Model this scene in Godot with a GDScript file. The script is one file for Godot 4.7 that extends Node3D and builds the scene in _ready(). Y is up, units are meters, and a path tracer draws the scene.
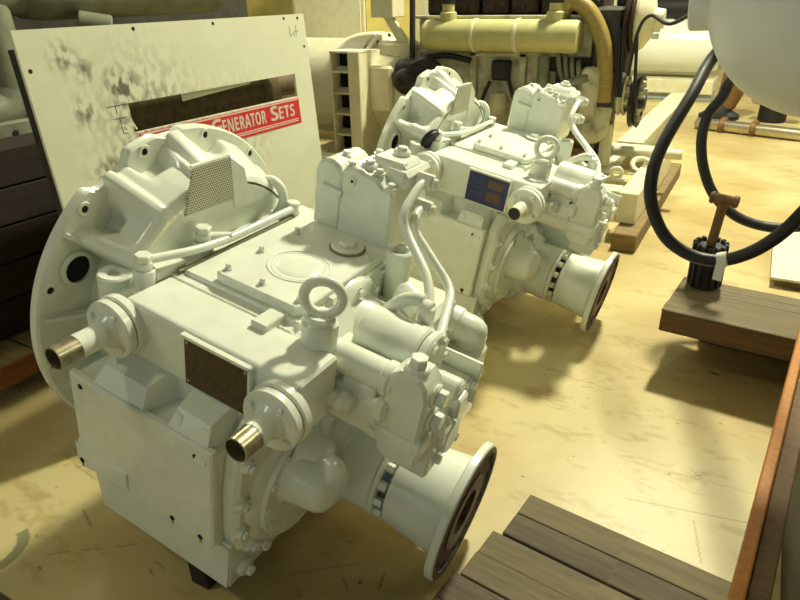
extends Node3D

# ---------------------------------------------------------------- mesh helper
class Geo extends RefCounted:
	var v := PackedVector3Array()
	var n := PackedVector3Array()
	var uv := PackedVector2Array()

	func tri(a: Vector3, b: Vector3, c: Vector3, na: Vector3, nb: Vector3, nc: Vector3) -> void:
		var g := (b - a).cross(c - a)
		if g.length_squared() < 1e-18:
			return
		if g.dot(na + nb + nc) > 0.0:
			v.append_array([a, c, b]); n.append_array([na, nc, nb])
		else:
			v.append_array([a, b, c]); n.append_array([na, nb, nc])
		uv.append_array([Vector2.ZERO, Vector2.ZERO, Vector2.ZERO])

	func flat(a: Vector3, b: Vector3, c: Vector3, out: Vector3) -> void:
		var g := (b - a).cross(c - a).normalized()
		if g.dot(out) < 0.0:
			g = -g
		tri(a, b, c, g, g, g)

	func quad(a: Vector3, b: Vector3, c: Vector3, d: Vector3, out: Vector3) -> void:
		flat(a, b, c, out); flat(a, c, d, out)

	# chamfered box
	func box(c: Vector3, s: Vector3, bev := 0.004, b := Basis.IDENTITY) -> Geo:
		var h := s * 0.5
		bev = minf(bev, minf(h.x, minf(h.y, h.z)) * 0.9)
		var i := h - Vector3.ONE * bev
		for ax in 3:
			var a1 := (ax + 1) % 3
			var a2 := (ax + 2) % 3
			for sg: float in [-1.0, 1.0]:
				var p: Array[Vector3] = []
				for q: Array in [[-1, -1], [1, -1], [1, 1], [-1, 1]]:
					var w := Vector3.ZERO
					w[ax] = sg * h[ax]; w[a1] = q[0] * i[a1]; w[a2] = q[1] * i[a2]
					p.append(c + b * w)
				var o := Vector3.ZERO
				o[ax] = sg
				quad(p[0], p[1], p[2], p[3], b * o)
			for s1: float in [-1.0, 1.0]:
				for s2: float in [-1.0, 1.0]:
					var e: Array[Vector3] = []
					for t: Array in [[-1, 0], [1, 0], [1, 1], [-1, 1]]:
						var w2 := Vector3.ZERO
						w2[ax] = t[0] * i[ax]
						w2[a1] = s1 * (h[a1] if t[1] == 0 else i[a1])
						w2[a2] = s2 * (i[a2] if t[1] == 0 else h[a2])
						e.append(c + b * w2)
					var o2 := Vector3.ZERO
					o2[a1] = s1; o2[a2] = s2
					quad(e[0], e[1], e[2], e[3], b * o2)
		for sx: float in [-1.0, 1.0]:
			for sy: float in [-1.0, 1.0]:
				for sz: float in [-1.0, 1.0]:
					var sv := Vector3(sx, sy, sz)
					flat(c + b * (sv * Vector3(h.x, i.y, i.z)), c + b * (sv * Vector3(i.x, h.y, i.z)), c + b * (sv * Vector3(i.x, i.y, h.z)), b * sv)
		return self

	# box given by its two corners
	func span(a: Vector3, z: Vector3, bev := 0.004) -> Geo:
		return box((a + z) * 0.5, (z - a).abs(), bev)

	# eight free corners: bottom ring 0-3, top ring 4-7
	func hexa(p: Array) -> Geo:
		var m := Vector3.ZERO
		for q: Vector3 in p:
			m += q / 8.0
		for f: Array in [[0, 1, 2, 3], [4, 5, 6, 7], [0, 1, 5, 4], [1, 2, 6, 5], [2, 3, 7, 6], [3, 0, 4, 7]]:
			var fc: Vector3 = (p[f[0]] + p[f[1]] + p[f[2]] + p[f[3]]) * 0.25
			quad(p[f[0]], p[f[1]], p[f[2]], p[f[3]], fc - m)
		return self

	static func along(d: Vector3) -> Basis:
		var y := d.normalized()
		var x := y.cross(Vector3(0.31, 0.17, 0.93) if absf(y.z) < 0.9 else Vector3.RIGHT).normalized()
		return Basis(x, y, x.cross(y))

	# profile of Vector2(radius, height) turned about the axis d through o
	func lathe(o: Vector3, d: Vector3, prof: Array, seg := 28, a0 := 0.0, a1 := TAU) -> Geo:
		var b := Geo.along(d)
		var sn: Array[Vector2] = []
		for k in prof.size() - 1:
			var e: Vector2 = prof[k + 1] - prof[k]
			sn.append(Vector2(e.y, -e.x).normalized())
		for k in prof.size() - 1:
			var n0 := sn[k]
			var n1 := sn[k]
			if k > 0 and sn[k - 1].dot(sn[k]) > 0.75:
				n0 = (sn[k - 1] + sn[k]).normalized()
			if k < sn.size() - 1 and sn[k + 1].dot(sn[k]) > 0.75:
				n1 = (sn[k + 1] + sn[k]).normalized()
			var p0: Vector2 = prof[k]
			var p1: Vector2 = prof[k + 1]
			for j in seg:
				var t0 := a0 + (a1 - a0) * j / seg
				var t1 := a0 + (a1 - a0) * (j + 1) / seg
				var r0 := b.x * cos(t0) + b.z * sin(t0)
				var r1 := b.x * cos(t1) + b.z * sin(t1)
				var q00 := o + r0 * p0.x + b.y * p0.y
				var q01 := o + r1 * p0.x + b.y * p0.y
				var q10 := o + r0 * p1.x + b.y * p1.y
				var q11 := o + r1 * p1.x + b.y * p1.y
				var m00 := r0 * n0.x + b.y * n0.y
				var m01 := r1 * n0.x + b.y * n0.y
				var m10 := r0 * n1.x + b.y * n1.y
				var m11 := r1 * n1.x + b.y * n1.y
				tri(q00, q01, q11, m00, m01, m11)
				tri(q00, q11, q10, m00, m11, m10)
		return self

	func cyl(a: Vector3, z: Vector3, r: float, bev := 0.003, seg := 28, r1 := -1.0) -> Geo:
		var l := a.distance_to(z)
		if r1 < 0.0:
			r1 = r
		bev = minf(bev, minf(minf(r, r1), l) * 0.45)
		return lathe(a, z - a, [Vector2(0, 0), Vector2(r - bev, 0), Vector2(r, bev), Vector2(r1, l - bev), Vector2(r1 - bev, l), Vector2(0, l)], seg)

	# hollow cylinder
	func pipe(a: Vector3, z: Vector3, r: float, ri: float, bev := 0.002, seg := 28) -> Geo:
		var l := a.distance_to(z)
		return lathe(a, z - a, [Vector2(ri, 0), Vector2(r - bev, 0), Vector2(r, bev), Vector2(r, l - bev), Vector2(r - bev, l), Vector2(ri, l), Vector2(ri, 0)], seg)

	func ball(c: Vector3, r: float, d := Vector3.UP, sq := 1.0, seg := 24) -> Geo:
		var p := []
		for k in 13:
			var t := PI * k / 12.0
			p.append(Vector2(sin(t) * r, -cos(t) * r * sq))
		return lathe(c, d, p, seg)

	func torus(c: Vector3, ax: Vector3, R: float, r: float, sx := 1.0, seg := 32, sg2 := 12) -> Geo:
		var b := Geo.along(ax)
		var pts := []
		for k in seg:
			var t := TAU * k / seg
			pts.append(c + b.x * cos(t) * R + b.z * sin(t) * R * sx)
		return sweep(pts, r, sg2, true)

	# tube through given points (no smoothing)
	func sweep(pts: Array, r: float, seg := 10, closed := false) -> Geo:
		var m := pts.size()
		var tan: Array[Vector3] = []
		for k in m:
			var a: Vector3 = pts[(k - 1 + m) % m] if (closed or k > 0) else pts[0]
			var z: Vector3 = pts[(k + 1) % m] if (closed or k < m - 1) else pts[m - 1]
			tan.append((z - a).normalized())
		var x := Geo.along(tan[0]).x
		var rings := []
		var first := x
		for k in m:
			x = (x - tan[k] * x.dot(tan[k])).normalized()
			var y := tan[k].cross(x)
			var ring := []
			for j in seg:
				var t := TAU * j / seg
				ring.append(x * cos(t) + y * sin(t))
			rings.append(ring)
		var last := m if closed else m - 1
		for k in last:
			var k1 := (k + 1) % m
			var sh := 0
			if closed and k1 == 0:
				var best := -2.0
				for j in seg:
					var dd: float = rings[0][j].dot(rings[k][0])
					if dd > best:
						best = dd; sh = j
			for j in seg:
				var j1 := (j + 1) % seg
				var A: Vector3 = rings[k][j]
				var B: Vector3 = rings[k][j1]
				var C: Vector3 = rings[k1][(j1 + sh) % seg]
				var D: Vector3 = rings[k1][(j + sh) % seg]
				tri(pts[k] + A * r, pts[k] + B * r, pts[k1] + C * r, A, B, C)
				tri(pts[k] + A * r, pts[k1] + C * r, pts[k1] + D * r, A, C, D)
		if not closed:
			for j in seg:
				var j1 := (j + 1) % seg
				flat(pts[0], pts[0] + rings[0][j] * r, pts[0] + rings[0][j1] * r, -tan[0])
				flat(pts[m - 1], pts[m - 1] + rings[m - 1][j] * r, pts[m - 1] + rings[m - 1][j1] * r, tan[m - 1])
		return self

	# smoothed tube
	func tube(pts: Array, r: float, seg := 10, per := 8) -> Geo:
		var o := []
		var m := pts.size()
		for k in m - 1:
			var p0: Vector3 = pts[maxi(k - 1, 0)]
			var p1: Vector3 = pts[k]
			var p2: Vector3 = pts[k + 1]
			var p3: Vector3 = pts[mini(k + 2, m - 1)]
			for j in per:
				o.append(p1.cubic_interpolate(p2, p0, p3, float(j) / per))
		o.append(pts[m - 1])
		return sweep(o, r, seg)

	# tube with rounded corners: straight runs joined by short bends
	func bent(pts: Array, r: float, bend: float, seg := 10) -> Geo:
		var o := [pts[0]]
		for k in range(1, pts.size() - 1):
			var p: Vector3 = pts[k]
			var a: Vector3 = p + (pts[k - 1] - p).limit_length(minf(bend, p.distance_to(pts[k - 1]) * 0.48))
			var z: Vector3 = p + (pts[k + 1] - p).limit_length(minf(bend, p.distance_to(pts[k + 1]) * 0.48))
			for j in 7:
				var t := j / 6.0
				o.append(a.lerp(p, t).lerp(p.lerp(z, t), t))
		o.append(pts[pts.size() - 1])
		return sweep(o, r, seg)

	# polygon (counter-clockwise or not) in the plane of b.x, b.y at o, pushed out along b.z
	func prism(poly: PackedVector2Array, o: Vector3, b: Basis, depth: float, bev := 0.003) -> Geo:
		if Geometry2D.is_polygon_clockwise(poly):
			poly.reverse()
		var m := poly.size()
		var ins := PackedVector2Array()
		for k in m:
			var e0 := (poly[k] - poly[(k - 1 + m) % m]).normalized()
			var e1 := (poly[(k + 1) % m] - poly[k]).normalized()
			var n0 := Vector2(-e0.y, e0.x)
			var n1 := Vector2(-e1.y, e1.x)
			var bi := (n0 + n1).normalized()
			ins.append(poly[k] + bi * bev / maxf(bi.dot(n0), 0.35))
		var put := func(p: Vector2, z: float) -> Vector3: return o + b.x * p.x + b.y * p.y + b.z * z
		var tr := Geometry2D.triangulate_polygon(ins)
		for k in range(0, tr.size(), 3):
			flat(put.call(ins[tr[k]], depth), put.call(ins[tr[k + 1]], depth), put.call(ins[tr[k + 2]], depth), b.z)
			flat(put.call(ins[tr[k]], 0.0), put.call(ins[tr[k + 1]], 0.0), put.call(ins[tr[k + 2]], 0.0), -b.z)
		var en: Array[Vector3] = []
		for k in m:
			var e := (poly[(k + 1) % m] - poly[k]).normalized()
			en.append(b.x * e.y - b.y * e.x)
		for k in m:
			var k1 := (k + 1) % m
			var na := en[k]
			var nb := en[k]
			if en[(k - 1 + m) % m].dot(en[k]) > 0.8:
				na = (en[(k - 1 + m) % m] + en[k]).normalized()
			if en[k1].dot(en[k]) > 0.8:
				nb = (en[k1] + en[k]).normalized()
			var A: Vector3 = put.call(poly[k], bev)
			var B: Vector3 = put.call(poly[k1], bev)
			var C: Vector3 = put.call(poly[k1], depth - bev)
			var D: Vector3 = put.call(poly[k], depth - bev)
			tri(A, B, C, na, nb, nb)
			tri(A, C, D, na, nb, na)
			quad(D, C, put.call(ins[k1], depth), put.call(ins[k], depth), (en[k] + b.z))
			quad(A, B, put.call(ins[k1], 0.0), put.call(ins[k], 0.0), (en[k] - b.z))
		return self

	# a grid of points [row][column], smooth
	func grid(g: Array, wrap := false) -> Geo:
		var R := g.size()
		var Cn: int = g[0].size()
		var nn := []
		for i in R:
			var row := []
			for j in Cn:
				var a: Vector3 = g[maxi(i - 1, 0)][j]
				var z: Vector3 = g[mini(i + 1, R - 1)][j]
				var l: Vector3 = g[i][(j - 1 + Cn) % Cn] if (wrap or j > 0) else g[i][0]
				var q: Vector3 = g[i][(j + 1) % Cn] if (wrap or j < Cn - 1) else g[i][Cn - 1]
				row.append((z - a).cross(q - l).normalized())
			nn.append(row)
		for i in R - 1:
			for j in (Cn if wrap else Cn - 1):
				var j1 := (j + 1) % Cn
				tri(g[i][j], g[i][j1], g[i + 1][j1], nn[i][j], nn[i][j1], nn[i + 1][j1])
				tri(g[i][j], g[i + 1][j1], g[i + 1][j], nn[i][j], nn[i + 1][j1], nn[i + 1][j])
		return self

	# flat print rectangle with its own texture coordinates
	func card(o: Vector3, x: Vector3, y: Vector3) -> Geo:
		var nn := x.cross(y).normalized()
		var P := [o, o + x, o + x + y, o + y]
		var U := [Vector2(0, 1), Vector2(1, 1), Vector2(1, 0), Vector2(0, 0)]
		for t: Array in [[0, 2, 1], [0, 3, 2]]:
			for k: int in t:
				v.append(P[k]); n.append(nn); uv.append(U[k])
		return self

	func mesh() -> ArrayMesh:
		var a := []
		a.resize(Mesh.ARRAY_MAX)
		a[Mesh.ARRAY_VERTEX] = v; a[Mesh.ARRAY_NORMAL] = n; a[Mesh.ARRAY_TEX_UV] = uv
		var m := ArrayMesh.new()
		m.add_surface_from_arrays(Mesh.PRIMITIVE_TRIANGLES, a)
		return m

static func rrect(w: float, h: float, r: float, c := Vector2.ZERO, k := 4) -> PackedVector2Array:
	var p := PackedVector2Array()
	for q: Array in [[1, 1, 0.0], [-1, 1, PI / 2], [-1, -1, PI], [1, -1, PI * 1.5]]:
		for j in k + 1:
			var t: float = q[2] + PI / 2 * j / k
			p.append(c + Vector2(q[0] * (w / 2 - r) + cos(t) * r, q[1] * (h / 2 - r) + sin(t) * r))
	return p

# ---------------------------------------------------------------- naming, parts
var used := {}
var offs := {}
var M := {}
var bolt_meshes := {}

func numbered(s: String) -> String:
	var k: int = used.get(s, -1) + 1
	used[s] = k
	return s if k == 0 else "%s_%03d" % [s, k]

func thing(called: String, label: String, category: String, at: Vector3, group := "") -> Node3D:
	var o := Node3D.new()
	o.name = numbered(called)
	add_child(o)
	o.position = at
	o.set_meta("label", label); o.set_meta("category", category)
	if group:
		o.set_meta("group", group)
	offs[o] = -at
	return o

# a part: its shape is given in the thing's construction coordinates
func P(parent: Node, called: String, g: Geo, m: Material, label := "") -> MeshInstance3D:
	var o := MeshInstance3D.new()
	o.name = called
	o.mesh = g.mesh()
	o.material_override = m
	o.position = offs.get(parent, Vector3.ZERO)
	if label:
		o.set_meta("label", label)
	parent.add_child(o, true)
	return o

func struct(called: String, g: Geo, m: Material) -> MeshInstance3D:
	var o := P(self, called, g, m)
	o.set_meta("kind", "structure")
	return o

func solo(called: String, label: String, category: String, g: Geo, m: Material, group := "") -> MeshInstance3D:
	var o := P(self, numbered(called), g, m)
	o.set_meta("label", label); o.set_meta("category", category)
	if group:
		o.set_meta("group", group)
	return o

func bolt(parent: Node, pos: Vector3, dir: Vector3, r := 0.011, h := 0.012, m: Material = null, called := "bolt") -> void:
	var key := "%.4f_%.4f" % [r, h]
	if not bolt_meshes.has(key):
		var g := Geo.new()
		g.lathe(Vector3.ZERO, Vector3.UP, [Vector2(0, 0), Vector2(r * 1.45, 0), Vector2(r * 1.45, h * 0.22), Vector2(0, h * 0.22)], 16)
		var hx := PackedVector2Array()
		for k in 6:
			hx.append(Vector2.from_angle(TAU * k / 6) * r)
		g.prism(hx, Vector3(0, h * 0.2, 0), Basis(Vector3.RIGHT, Vector3.BACK, Vector3.UP), h * 0.8, r * 0.14)
		bolt_meshes[key] = g.mesh()
	var o := MeshInstance3D.new()
	o.name = called
	o.mesh = bolt_meshes[key]
	o.material_override = m if m else M.white
	o.transform = Transform3D(Geo.along(dir), pos + offs.get(parent, Vector3.ZERO))
	parent.add_child(o, true)

# ---------------------------------------------------------------- materials
func noise(seed: int, f: float, oct := 4, type := FastNoiseLite.TYPE_SIMPLEX_SMOOTH) -> FastNoiseLite:
	var q := FastNoiseLite.new()
	q.seed = seed; q.frequency = f; q.noise_type = type
	q.fractal_type = FastNoiseLite.FRACTAL_FBM; q.fractal_octaves = oct
	return q

func img_tex(im: Image) -> ImageTexture:
	im.generate_mipmaps()
	return ImageTexture.create_from_image(im)

# mottled paint: base colour, dirt colour and how much of it
func mottled(seed: int, base: Color, dirt: Color, amount: float, size := 192, f := 0.03) -> ImageTexture:
	var a := noise(seed, f, 5).get_seamless_image(size, size)
	var s := noise(seed + 7, f * 5.0, 3).get_seamless_image(size, size)
	var im := Image.create(size, size, false, Image.FORMAT_RGB8)
	for y in size:
		for x in size:
			var k := clampf((a.get_pixel(x, y).r - 0.42) * 1.6, 0.0, 1.0) * amount
			var sp := s.get_pixel(x, y).r
			if sp > 0.86:
				k = minf(1.0, k + (sp - 0.86) * 5.0 * amount)
			im.set_pixel(x, y, base.lerp(dirt, k))
	return img_tex(im)

func grain(seed: int, a: Color, b: Color, size := 256) -> ImageTexture:
	var n1 := noise(seed, 0.02, 4)
	var n2 := noise(seed + 3, 0.09, 3)
	var im := Image.create(size, size, false, Image.FORMAT_RGB8)
	for y in size:
		for x in size:
			var w := n1.get_noise_2d(x * 0.18, y * 3.2) * 0.5 + 0.5
			var q := n2.get_noise_2d(x * 0.25, y * 5.0) * 0.5 + 0.5
			im.set_pixel(x, y, a.lerp(b, clampf(w * 0.75 + q * 0.55 - 0.25, 0, 1)))
	return img_tex(im)

func mat(tex: Texture2D, rough: float, metal := 0.0, scale := 1.0, tint := Color.WHITE) -> StandardMaterial3D:
	var m := StandardMaterial3D.new()
	m.albedo_color = tint
	if tex:
		m.albedo_texture = tex
		m.uv1_triplanar = true
		m.uv1_scale = Vector3.ONE * scale
	m.roughness = rough
	m.metallic = metal
	return m

func plain(c: Color, rough := 0.6, metal := 0.0) -> StandardMaterial3D:
	return mat(null, rough, metal, 1.0, c)

func c8(r: int, g: int, b: int) -> Color:
	return Color8(r, g, b)

func make_materials() -> void:
	var wt := mottled(11, c8(226, 230, 216), c8(206, 208, 184), 0.35)
	M.white = mat(wt, 0.22, 0.0, 2.2)
	M.cream = mat(mottled(21, c8(214, 209, 176), c8(180, 168, 122), 0.35), 0.5, 0.0, 1.2)
	M.cream_dirty = mat(mottled(22, c8(188, 184, 150), c8(122, 114, 84), 0.75), 0.55, 0.0, 1.5)
	M.manifold = mat(mottled(23, c8(186, 182, 124), c8(168, 160, 98), 0.7), 0.5, 0.0, 1.5)
	M.olive = mat(mottled(24, c8(186, 172, 96), c8(160, 146, 76), 0.6), 0.6, 0.0, 0.6)
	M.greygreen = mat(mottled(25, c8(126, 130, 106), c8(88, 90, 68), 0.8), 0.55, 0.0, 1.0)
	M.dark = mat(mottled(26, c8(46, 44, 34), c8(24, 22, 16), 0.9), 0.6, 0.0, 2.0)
	M.rustdark = mat(mottled(27, c8(58, 36, 26), c8(28, 18, 12), 0.9), 0.75, 0.0, 2.0)
	M.rust = mat(mottled(28, c8(116, 86, 50), c8(76, 50, 26), 0.9), 0.7, 0.2, 3.0)
	M.black = plain(c8(14, 14, 14), 0.55)
	M.hole = plain(c8(10, 10, 9), 0.9)
	M.rubber = plain(c8(22, 23, 22), 0.5)
	M.blackplastic = mat(mottled(29, c8(24, 24, 23), c8(48, 47, 42), 0.6), 0.6, 0.0, 4.0)
	M.steel = mat(mottled(30, c8(196, 188, 164), c8(150, 138, 110), 0.7), 0.28, 0.9, 6.0)
	M.brass = mat(mottled(31, c8(178, 170, 144), c8(132, 120, 92), 0.8), 0.3, 0.85, 6.0)
	M.steelblue = mat(mottled(32, c8(104, 124, 128), c8(44, 60, 66), 0.9), 0.4, 0.5, 8.0)
	M.plate_dark = mat(mottled(33, c8(74, 60, 38), c8(44, 34, 20), 0.9, 128, 0.08), 0.4, 0.3, 5.0)
	M.flange_face = mat(mottled(34, c8(92, 66, 40), c8(52, 34, 20), 0.9), 0.6, 0.3, 6.0)
	M.tank = mat(mottled(35, c8(222, 226, 226), c8(204, 206, 198), 0.5), 0.4, 0.0, 0.8)
	M.bluegrey = plain(c8(150, 160, 166), 0.5)
	M.hose_olive = mat(mottled(36, c8(158, 138, 72), c8(116, 98, 48), 0.7), 0.4, 0.0, 5.0)
	M.red = plain(c8(200, 36, 40), 0.45)
	M.silver = plain(c8(196, 194, 176), 0.45)
	M.tape = plain(c8(226, 224, 210), 0.5)
	M.ink = plain(c8(40, 38, 34), 0.7)
	M.seam = mat(mottled(37, c8(142, 140, 114), c8(112, 106, 76), 0.8), 0.7, 0.0, 6.0)
	M.wood_grey = mat(grain(41, c8(124, 112, 82), c8(82, 72, 50)), 0.8, 0.0, 1.6)
	M.wood_dark = mat(grain(42, c8(104, 92, 68), c8(58, 50, 36)), 0.8, 0.0, 1.6)
	M.wood_tan = mat(grain(43, c8(142, 122, 78), c8(98, 80, 46)), 0.8, 0.0, 1.6)
	M.wood_orange = mat(grain(44, c8(190, 124, 40), c8(146, 88, 24)), 0.55, 0.0, 1.6)
	M.wood_brown = mat(grain(45, c8(112, 82, 40), c8(68, 48, 22)), 0.7, 0.0, 1.6)
	M.wood_end = mat(grain(47, c8(158, 98, 40), c8(104, 62, 26)), 0.7, 0.0, 2.0)
	M.crate = mat(grain(46, c8(38, 24, 13), c8(20, 13, 7)), 0.85, 0.0, 1.2)
	M.rust_run = plain(c8(170, 132, 52), 0.6)
	M.silencer = mat(mottled(40, c8(92, 74, 38), c8(54, 42, 22), 0.9), 0.7, 0.1, 3.0)
	M.copper = mat(mottled(38, c8(128, 92, 56), c8(84, 72, 44), 0.9), 0.55, 0.3, 4.0)
	M.sheet = mat(mottled(39, c8(206, 208, 182), c8(188, 188, 156), 0.5), 0.6, 0.0, 1.0)
	M.wall = mat(mottled(51, c8(128, 127, 116), c8(112, 110, 96), 0.5), 0.8, 0.0, 0.25)
	# perforated sheet of the ventilation grille: holes about three millimetres wide
	var gr := Image.create(96, 96, false, Image.FORMAT_RGB8)
	gr.fill(c8(216, 214, 190))
	for j in 12:
		for i in 12:
			var cx := i * 8 + (4 if j % 2 else 0)
			for dy in range(-2, 3):
				for dx in range(-2, 3):
					if dx * dx + dy * dy <= 5:
						gr.set_pixel((cx + dx + 96) % 96, (j * 8 + dy + 96) % 96, c8(58, 52, 34))
	M.grille = mat(img_tex(gr), 0.5, 0.0, 12.0)
	# blue nameplate print
	var np := Image.create(96, 64, false, Image.FORMAT_RGB8)
	np.fill(c8(20, 28, 84))
	for r: Array in [[48, 10, 34, 16, 96, 62, 30], [48, 34, 34, 20, 92, 58, 28], [8, 12, 30, 2, 60, 66, 96], [8, 20, 30, 2, 60, 66, 96], [8, 30, 22, 2, 56, 60, 90], [8, 42, 30, 2, 56, 60, 90]]:
		np.fill_rect(Rect2i(r[0], r[1], r[2], r[3]), c8(r[4], r[5], r[6]))
	for k in 8:
		np.fill_rect(Rect2i(52, 13 + k * 5, 26, 1), c8(40, 38, 52))
	M.plate_blue = mat(null, 0.35)
	M.plate_blue.albedo_texture = img_tex(np)
	M.daylight = plain(Color(0.9, 0.95, 1.0), 0.3)
	M.daylight.emission_enabled = true
	M.daylight.emission = Color(0.80, 0.92, 1.0)
	M.daylight.emission_energy_multiplier = 0.28
	M.board = board_material()
	M.floor = floor_material()

# stained white painted sheet; u along its width, v down its height
func board_material() -> StandardMaterial3D:
	var S := 384
	var a := noise(61, 0.012, 5)
	var b := noise(62, 0.06, 4)
	var im := Image.create(S, S, false, Image.FORMAT_RGB8)
	for y in S:
		for x in S:
			var u := float(x) / S
			var w := float(y) / S
			var k := clampf(a.get_noise_2d(x, y) * 0.6 + 0.1, 0, 1) * 0.35
			var c := c8(216, 216, 190).lerp(c8(184, 180, 146), k)
			# smudges: soot marks in the upper left quarter
			var d := 0.0
			for s: Array in [[0.235, 0.14, 0.045, 0.9], [0.30, 0.24, 0.13, 0.5], [0.28, 0.32, 0.05, 0.5], [0.17, 0.34, 0.06, 0.8], [0.46, 0.22, 0.05, 0.35], [0.62, 0.3, 0.12, 0.2], [0.08, 0.55, 0.08, 0.25], [0.9, 0.75, 0.1, 0.25], [0.12, 0.18, 0.03, 0.6], [0.42, 0.33, 0.03, 0.6], [0.30, 0.42, 0.08, 0.4], [0.10, 0.06, 0.03, 0.6], [0.14, 0.09, 0.025, 0.6]]:
				var q := Vector2((u - s[0]) / s[2], (w - s[1]) / s[2]).length()
				d = maxf(d, exp(-q * q) * s[3] * clampf(0.45 + b.get_noise_2d(x * 1.6, y) * 2.2, 0, 1.2))
			im.set_pixel(x, y, c.lerp(c8(74, 70, 56), clampf(d, 0, 0.8)))
	var m := mat(null, 0.5)
	m.albedo_texture = img_tex(im)
	return m

# worn, glossy cream floor paint: eight metres square of texture
func floor_material() -> StandardMaterial3D:
	var S := 1440
	var L := 7.2          # metres covered by the texture
	var im := Image.create(S, S, false, Image.FORMAT_RGB8)
	var a := noise(71, 0.004, 5)
	var b := noise(72, 0.022, 4)
	var f := noise(74, 0.16, 2)
	var base := c8(190, 173, 119)
	var warm := c8(170, 147, 96)
	var pale := c8(204, 192, 146)
	var scuff := c8(158, 134, 80)
	for y in S:
		for x in S:
			var k := a.get_noise_2d(x, y)
			var c := base.lerp(warm, clampf(k * 1.4 + 0.2, 0, 0.8)).lerp(pale, clampf(-k * 1.3, 0, 0.7))
			var q := b.get_noise_2d(x * 0.5, y * 1.4) + f.get_noise_2d(x * 0.5, y) * 0.35
			im.set_pixel(x, y, c.lerp(scuff, clampf(q * 1.25 - 0.22, 0, 0.5)))
	var rng := RandomNumberGenerator.new()
	rng.seed = 5
	for k in 700:
		var px := rng.randi_range(2, S - 8)
		var py := rng.randi_range(2, S - 8)
		var dark := c8(70, 58, 34).lerp(c8(130, 108, 64), rng.randf())
		im.fill_rect(Rect2i(px, py, rng.randi_range(1, 2), rng.randi_range(1, 2)), dark.lerp(base, rng.randf() * 0.6))
	# scratches and marks at their places on the floor: x0, z0, x1, z1, half width, darkness
	var marks := [[-1.72, -0.865, -1.63, -0.83, 0.004, 0.8], [-1.65, -0.69, -1.60, -0.73, 0.003, 0.6], [-1.57, -0.755, -1.52, -0.785, 0.003, 0.6], [-1.49, -0.81, -1.44, -0.848, 0.003, 0.6],
		[-1.635, -0.65, -1.615, -0.645, 0.008, 0.7], [-1.755, -0.722, -1.745, -0.718, 0.007, 0.8], [-1.325, -0.80, -1.305, -0.79, 0.008, 0.8], [-1.33, -0.83, -1.29, -0.82, 0.004, 0.5], [-1.64, -0.53, -1.59, -0.525, 0.015, 0.7],
		[0.03, -2.0, 0.065, -1.975, 0.007, 0.6], [0.03, -1.97, 0.07, -2.0, 0.006, 0.6], [-0.15, -1.755, 0.25, -1.83, 0.004, 0.45], [0.06, -1.755, 0.10, -1.585, 0.004, 0.4], [-0.2, -1.95, 0.3, -1.98, 0.003, 0.25],
		[-3.0, -6.18, 1.6, -6.14, 0.006, 0.45], [-3.0, -3.05, 1.6, -3.03, 0.003, 0.25], [-0.80, -1.045, -0.77, -1.02, 0.006, 0.7], [-0.705, -1.115, -0.69, -1.06, 0.006, 0.8], [-0.89, -0.95, -0.87, -0.93, 0.007, 0.6], [-0.87, -1.17, -0.85, -1.165, 0.006, 0.6],
		[-0.95, -0.98, -0.78, -1.12, 0.003, 0.35], [-1.95, -1.0, -1.80, -0.98, 0.005, 0.5], [-2.05, -1.06, -1.9, -1.03, 0.006, 0.4], [-0.45, -2.35, -0.40, -2.36, 0.008, 0.4], [0.02, -2.72, 0.05, -2.71, 0.01, 0.6]]
	for q: Array in marks:
		var p0 := Vector2(q[0], q[1])
		var p1 := Vector2(q[2], q[3])
		var n := int(p0.distance_to(p1) / L * S * 1.5) + 2
		var w := maxi(1, int(q[4] / L * S))
		for k in n:
			var p := p0.lerp(p1, float(k) / (n - 1))
			for dy in range(-w + 1, w):
				for dx in range(-w + 1, w):
					var ix := posmod(int((p.x / L + 0.5) * S) + dx, S)
					var iy := posmod(int(p.y / L * S) + dy, S)
					im.set_pixel(ix, iy, im.get_pixel(ix, iy).lerp(c8(64, 54, 34), q[5] * 0.45))
	# a worn bow of bare grey concrete by the nearest gearbox
	for k in 60:
		var t := -0.2 + k / 59.0 * 2.1
		for r in 12:
			var rr := 0.082 + r * 0.0028
			var p := Vector2(-1.835 + cos(t - 0.6) * rr, -0.615 - sin(t - 0.6) * rr)
			im.set_pixel(posmod(int((p.x / L + 0.5) * S), S), posmod(int(p.y / L * S), S), c8(132, 130, 96))
	var m := StandardMaterial3D.new()
	m.albedo_texture = img_tex(im)
	m.uv1_triplanar = true
	m.uv1_world_triplanar = true
	m.uv1_scale = Vector3.ONE / L
	m.uv1_offset = Vector3(0.5, 0.0, 0.0)
	m.roughness = 0.42
	return m

# ---------------------------------------------------------------- the gearboxes
const BYZ := Basis(Vector3.UP, Vector3.BACK, Vector3.RIGHT)     # polygon (y, z) pushed along x
const BZX := Basis(Vector3.BACK, Vector3.RIGHT, Vector3.UP)     # polygon (z, x) pushed along y
const GX := Vector3.RIGHT
const GY := Vector3.UP
const GZ := Vector3.BACK
const G0 := Vector3(-0.9, 0.0, -1.22)

func V(x: float, y: float, z: float) -> Vector3:
	return Vector3(x, y, z)

func hexpoly(r: float) -> PackedVector2Array:
	var p := PackedVector2Array()
	for k in 6:
		p.append(Vector2.from_angle(TAU * k / 6) * r)
	return p

func hexnut(g: Geo, a: Vector3, d: Vector3, r: float, l: float) -> Geo:
	var y := Geo.along(d)
	return g.prism(hexpoly(r), a, Basis(y.z, y.x, y.y), l, r * 0.12)

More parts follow.
